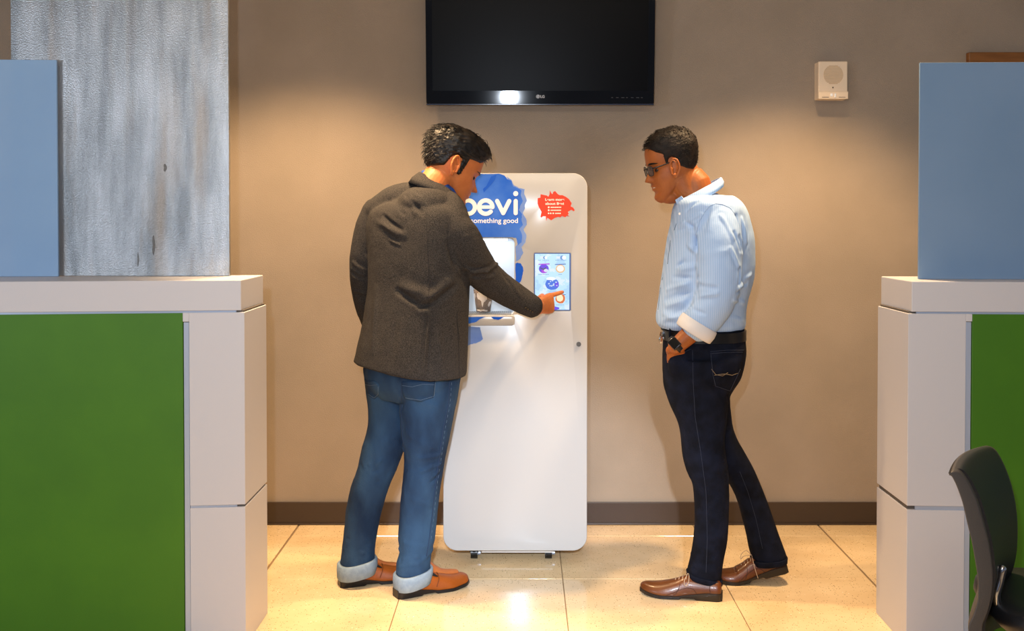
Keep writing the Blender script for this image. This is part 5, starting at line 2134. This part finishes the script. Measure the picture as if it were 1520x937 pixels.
# jeans
m_dk = mat('dark_denim', '#0d1019', 0.85, col2='#151a2a', nscale=20, bump=0.3, bscale=500, spec=0.12)
m_dks = mat('denim_stitch', '#2c3448', 0.7)
m_tanth = mat('tan_stitch', '#8a7a62', 0.7)
bm = bmesh.new()
slices(bm, pelvisR, 180, .88, n=2.4)
slices(bm, nearR, 180, 1.0, n=2.2)
tube(bm, [at(1010, 523, 3.927), at(1011, 545, 3.925), at(1014, 572, 3.95)], [0.046, 0.046, 0.040], N=24, up=(1, 0, 0), flat=0.8)
slices(bm, farR, 180, 1.0, n=2.2)
me = fused(bm, 0.0045, 4)
b0 = bvh_of(me)
folds(me, b0, [
    (1018, 690, 1075, 686, .005, .005), (1020, 698, 1080, 696, -.005, .005), (1024, 707, 1078, 706, .005, .005), (1030, 716, 1078, 716, -.004, .005), (1015, 678, 1060, 672, .003, .006), (1086, 655, 1104, 660, .005, .005),
    (1084, 664, 1108, 672, -.005, .005), (1086, 674, 1114, 684, .005, .005), (1088, 686, 1118, 694, -.004, .005), (1024, 836, 1060, 832, .005, .006), (1030, 845, 1068, 845, -.005, .005), (1026, 822, 1060, 815, .004, .007),
    (1040, 560, 1075, 600, .003, .010), (1115, 812, 1150, 806, .004, .006), (1080, 588, 1082, 640, -.005, .006)])
rumple(me, 0.0015, (14, 14, 10), 25)
jeansR = put('jeans', me, m_dk, pR)
bQ = world_bvh(jeansR)
patch('back_pocket', bQ, [(1053, 521), (1104, 518), (1101, 545), (1084, 582), (1060, 574), (1056, 550)], m_dk, jeansR, thick=0.002, step=3)
for pts, mm in (([(1054, 522), (1080, 520), (1103, 520)], m_dks), ([(1054, 525), (1080, 523), (1102, 523)], m_dks), ([(1055, 526), (1058, 556), (1062, 573), (1083, 580), (1098, 548)], m_dks),
                ([(1056, 548), (1062, 556), (1072, 558), (1080, 553)], m_tanth), ([(1060, 557), (1075, 555), (1086, 557), (1094, 554)], m_tanth),
                ([(1052, 500), (1075, 500), (1103, 503)], m_dks), ([(1052, 503), (1075, 503), (1103, 506)], m_dks)):
    seam('stitching', bQ, pts, mm, jeansR, r=0.0008, step=3, lift=0.0028)
seam('side_seam', bQ, [(1028, 520), (1029, 570), (1032, 620), (1040, 670), (1048, 730), (1050, 800), (1048, 850)], m_dks, jeansR, r=0.0007, step=6)
seam('side_seam', bQ, [(1098, 700), (1110, 730), (1122, 770), (1132, 815)], m_dks, jeansR, r=0.0006, step=6)
seam('pocket_edge', bQ, [(991, 514), (994, 521), (1002, 526), (1013, 524), (1026, 518)], m_dks, jeansR, r=0.0010, step=3)
for rows in ([(853, 1019.5, 1071.5, 3.98, .014), (854, 1019, 1072, 3.98, .014), (861, 1020, 1071.8, 3.98, .014), (862, 1022, 1070, 3.98, .014)],
             [(827, 1114.5, 1167.5, 4.13, -.006), (828, 1114, 1168, 4.13, -.006), (835, 1116, 1167.5, 4.13, -.006), (836, 1118, 1166, 4.13, -.006)]):
    cuff(rows, 180, m_dk, jeansR, name='hem')

# belt
m_belt = mat('black_belt', '#0b0a0b', 0.35)
bm = bmesh.new()
rr = []
for y, g in ((488.5, -0.004), (488.5, 0.005), (503, 0.005), (503, -0.004)):
    a, b = at(984, y, 4.05), at(1103.5, y, 4.05)
    h = (b.x - a.x) / 2 + g
    rr.append(ring((a + b) / 2 + Vector((0, 0, 0)), Vector((h, 0, 0.0)), Vector((0, h / 0.94, 0)), 2.4, 64))
loft(bm, rr, (0, 0))
bmesh.ops.remove_doubles(bm, verts=bm.verts, dist=1e-6)
belt = mesh_obj('belt', bm, m_belt, pR, angle=60)
m_steel = mat('polished_buckle', '#d8dadd', 0.12, metal=1)
xb_ = at(983, 497, 4.05).x
zb_ = at(983, 497, 4.05).z
bm = bmesh.new()
slab_from(bm, [rrect(-0.030, 0.030, -0.024, 0.024, 0.004, 3), rrect(-0.022, 0.022, -0.016, 0.016, 0.002, 2)], -0.003, 0.003)
bx(bm, -0.002, 0.026, -0.006, -0.003, -0.0025, 0.0025)
Mb = Matrix.Translation((xb_ - 0.006, 4.035, zb_ - 0.004)) @ Matrix.Rotation(R(-90), 4, 'Z') @ Matrix.Rotation(R(-12), 4, 'X')
bmesh.ops.transform(bm, matrix=Mb, verts=bm.verts)
mesh_obj('buckle', bm, m_steel, belt, angle=40)
bm = bmesh.new()
lp = at(996, 496, 3.91)
l_, n2 = cast(world_bvh(belt), 996, 496)
if l_ is not None:
    tube(bm, [l_ + n2 * 0.001 + UP * 0.024, l_ + n2 * 0.004, l_ + n2 * 0.001 - UP * 0.026], 0.006, N=10, flat=0.4)
    mesh_obj('belt_loop', bm, m_dk, belt)
else:
    bm.free()

# shoes
m_brown = mat('brown_leather', '#6e3a12', 0.34, col2='#5a2c0b', nscale=16, bump=0.08, bscale=200, coat=0.2)
m_sole2 = mat('dark_brown_sole', '#1c1716', 0.4)
m_lace = mat('waxed_lace', '#b8a088', 0.6)
m_stitch = mat('punched_seam', '#3f1c08', 0.6)
h1 = onz(1071, 890)
h2 = onz(1172, 862)
specs = [((h1.x, h1.y, 0.0), 167, 0.298, 0.0, 1), ((h2.x - 0.012, 4.11, 0.0), 176, 0.292, 14, 2)]
for pos, yw, L_, pit, which in specs:
    sh, W, base, sec = shoe(pR, pos, yw, L_, pit, m_brown, m_sole2, toe=0.0, heel_h=0.024, pivot=0.66, label='brown leather lace-up shoe, ' + ('flat on the floor' if which == 1 else 'heel raised'), wk=0.95, top=1.0)
    bS = world_bvh(sh)
    cam_side = 1 if which in (1, 2) else -1
    # laces across the tongue
    for j in range(4):
        u = 0.42 + 0.045 * j
        hgt = base(u) + float(np.interp(u, [s_[0] for s_ in sec], [s_[2] for s_ in sec]))
        bm = bmesh.new()
        tube(bm, [W(u, -0.017, hgt - 0.007), W(u + 0.004, 0, hgt + 0.002), W(u + 0.008, 0.017, hgt - 0.007)], 0.0015, N=8)
        mesh_obj('lace', bm, m_lace, sh)
    u = 0.40
    hgt = base(u) + 0.074
    bm = bmesh.new()
    if which == 1:
        tube(bm, [W(u, 0.006, hgt), W(u - .01, 0.030, hgt - 0.004), W(u - .005, 0.043, hgt - 0.022), W(u + .03, 0.044, hgt - 0.034), W(u + .045, 0.040, hgt - 0.018), W(u + .01, 0.010, hgt + .002)], 0.0014, N=8)
        tube(bm, [W(u, -0.006, hgt), W(u - .01, -0.030, hgt - 0.004), W(u + .02, -0.044, hgt - 0.024), W(u + .04, -0.036, hgt - 0.012), W(u + .01, -0.008, hgt)], 0.0014, N=8)
    else:
        tube(bm, [W(u, 0.0, hgt), W(u + .05, -0.004, hgt + 0.020), W(u + .12, -0.004, hgt + 0.012), W(u + .15, 0.0, hgt - 0.006), W(u + .10, 0.004, hgt + 0.004), W(u, 0.004, hgt + .002)], 0.0012, N=8)
        tube(bm, [W(u, 0.004, hgt), W(u + .005, 0.034, hgt - 0.004), W(u + .01, 0.045, hgt - 0.03), W(u, 0.046, 0.012)], 0.0012, N=8)
    mesh_obj('lace_bow', bm, m_lace, sh)
    for pts in ([(0.50, 0.70), (0.52, 0.42), (0.56, 0.16), (0.62, 0.08)], [(0.30, 0.10), (0.34, 0.34), (0.42, 0.42), (0.54, 0.34), (0.66, 0.10)], [(0.12, 0.95), (0.14, 0.5), (0.13, 0.1)]):
        for sd in (1, -1):
            bm = bmesh.new()
            q = []
            for u, hfrac in pts:
                hh = float(np.interp(u, [s_[0] for s_ in sec], [s_[2] for s_ in sec]))
                hw = float(np.interp(u, [s_[0] for s_ in sec], [s_[1] for s_ in sec])) * 0.95
                a_ = math.asin(min(1, hfrac)) if hfrac < 1 else PI / 2
                q.append(W(u, sd * hw * math.cos(a_) ** 0.85, base(u) + hh * math.sin(a_) ** 0.9))
            tube(bm, q, 0.0012, N=6, sub=5)
            mesh_obj('welt_seam', bm, m_stitch, sh)
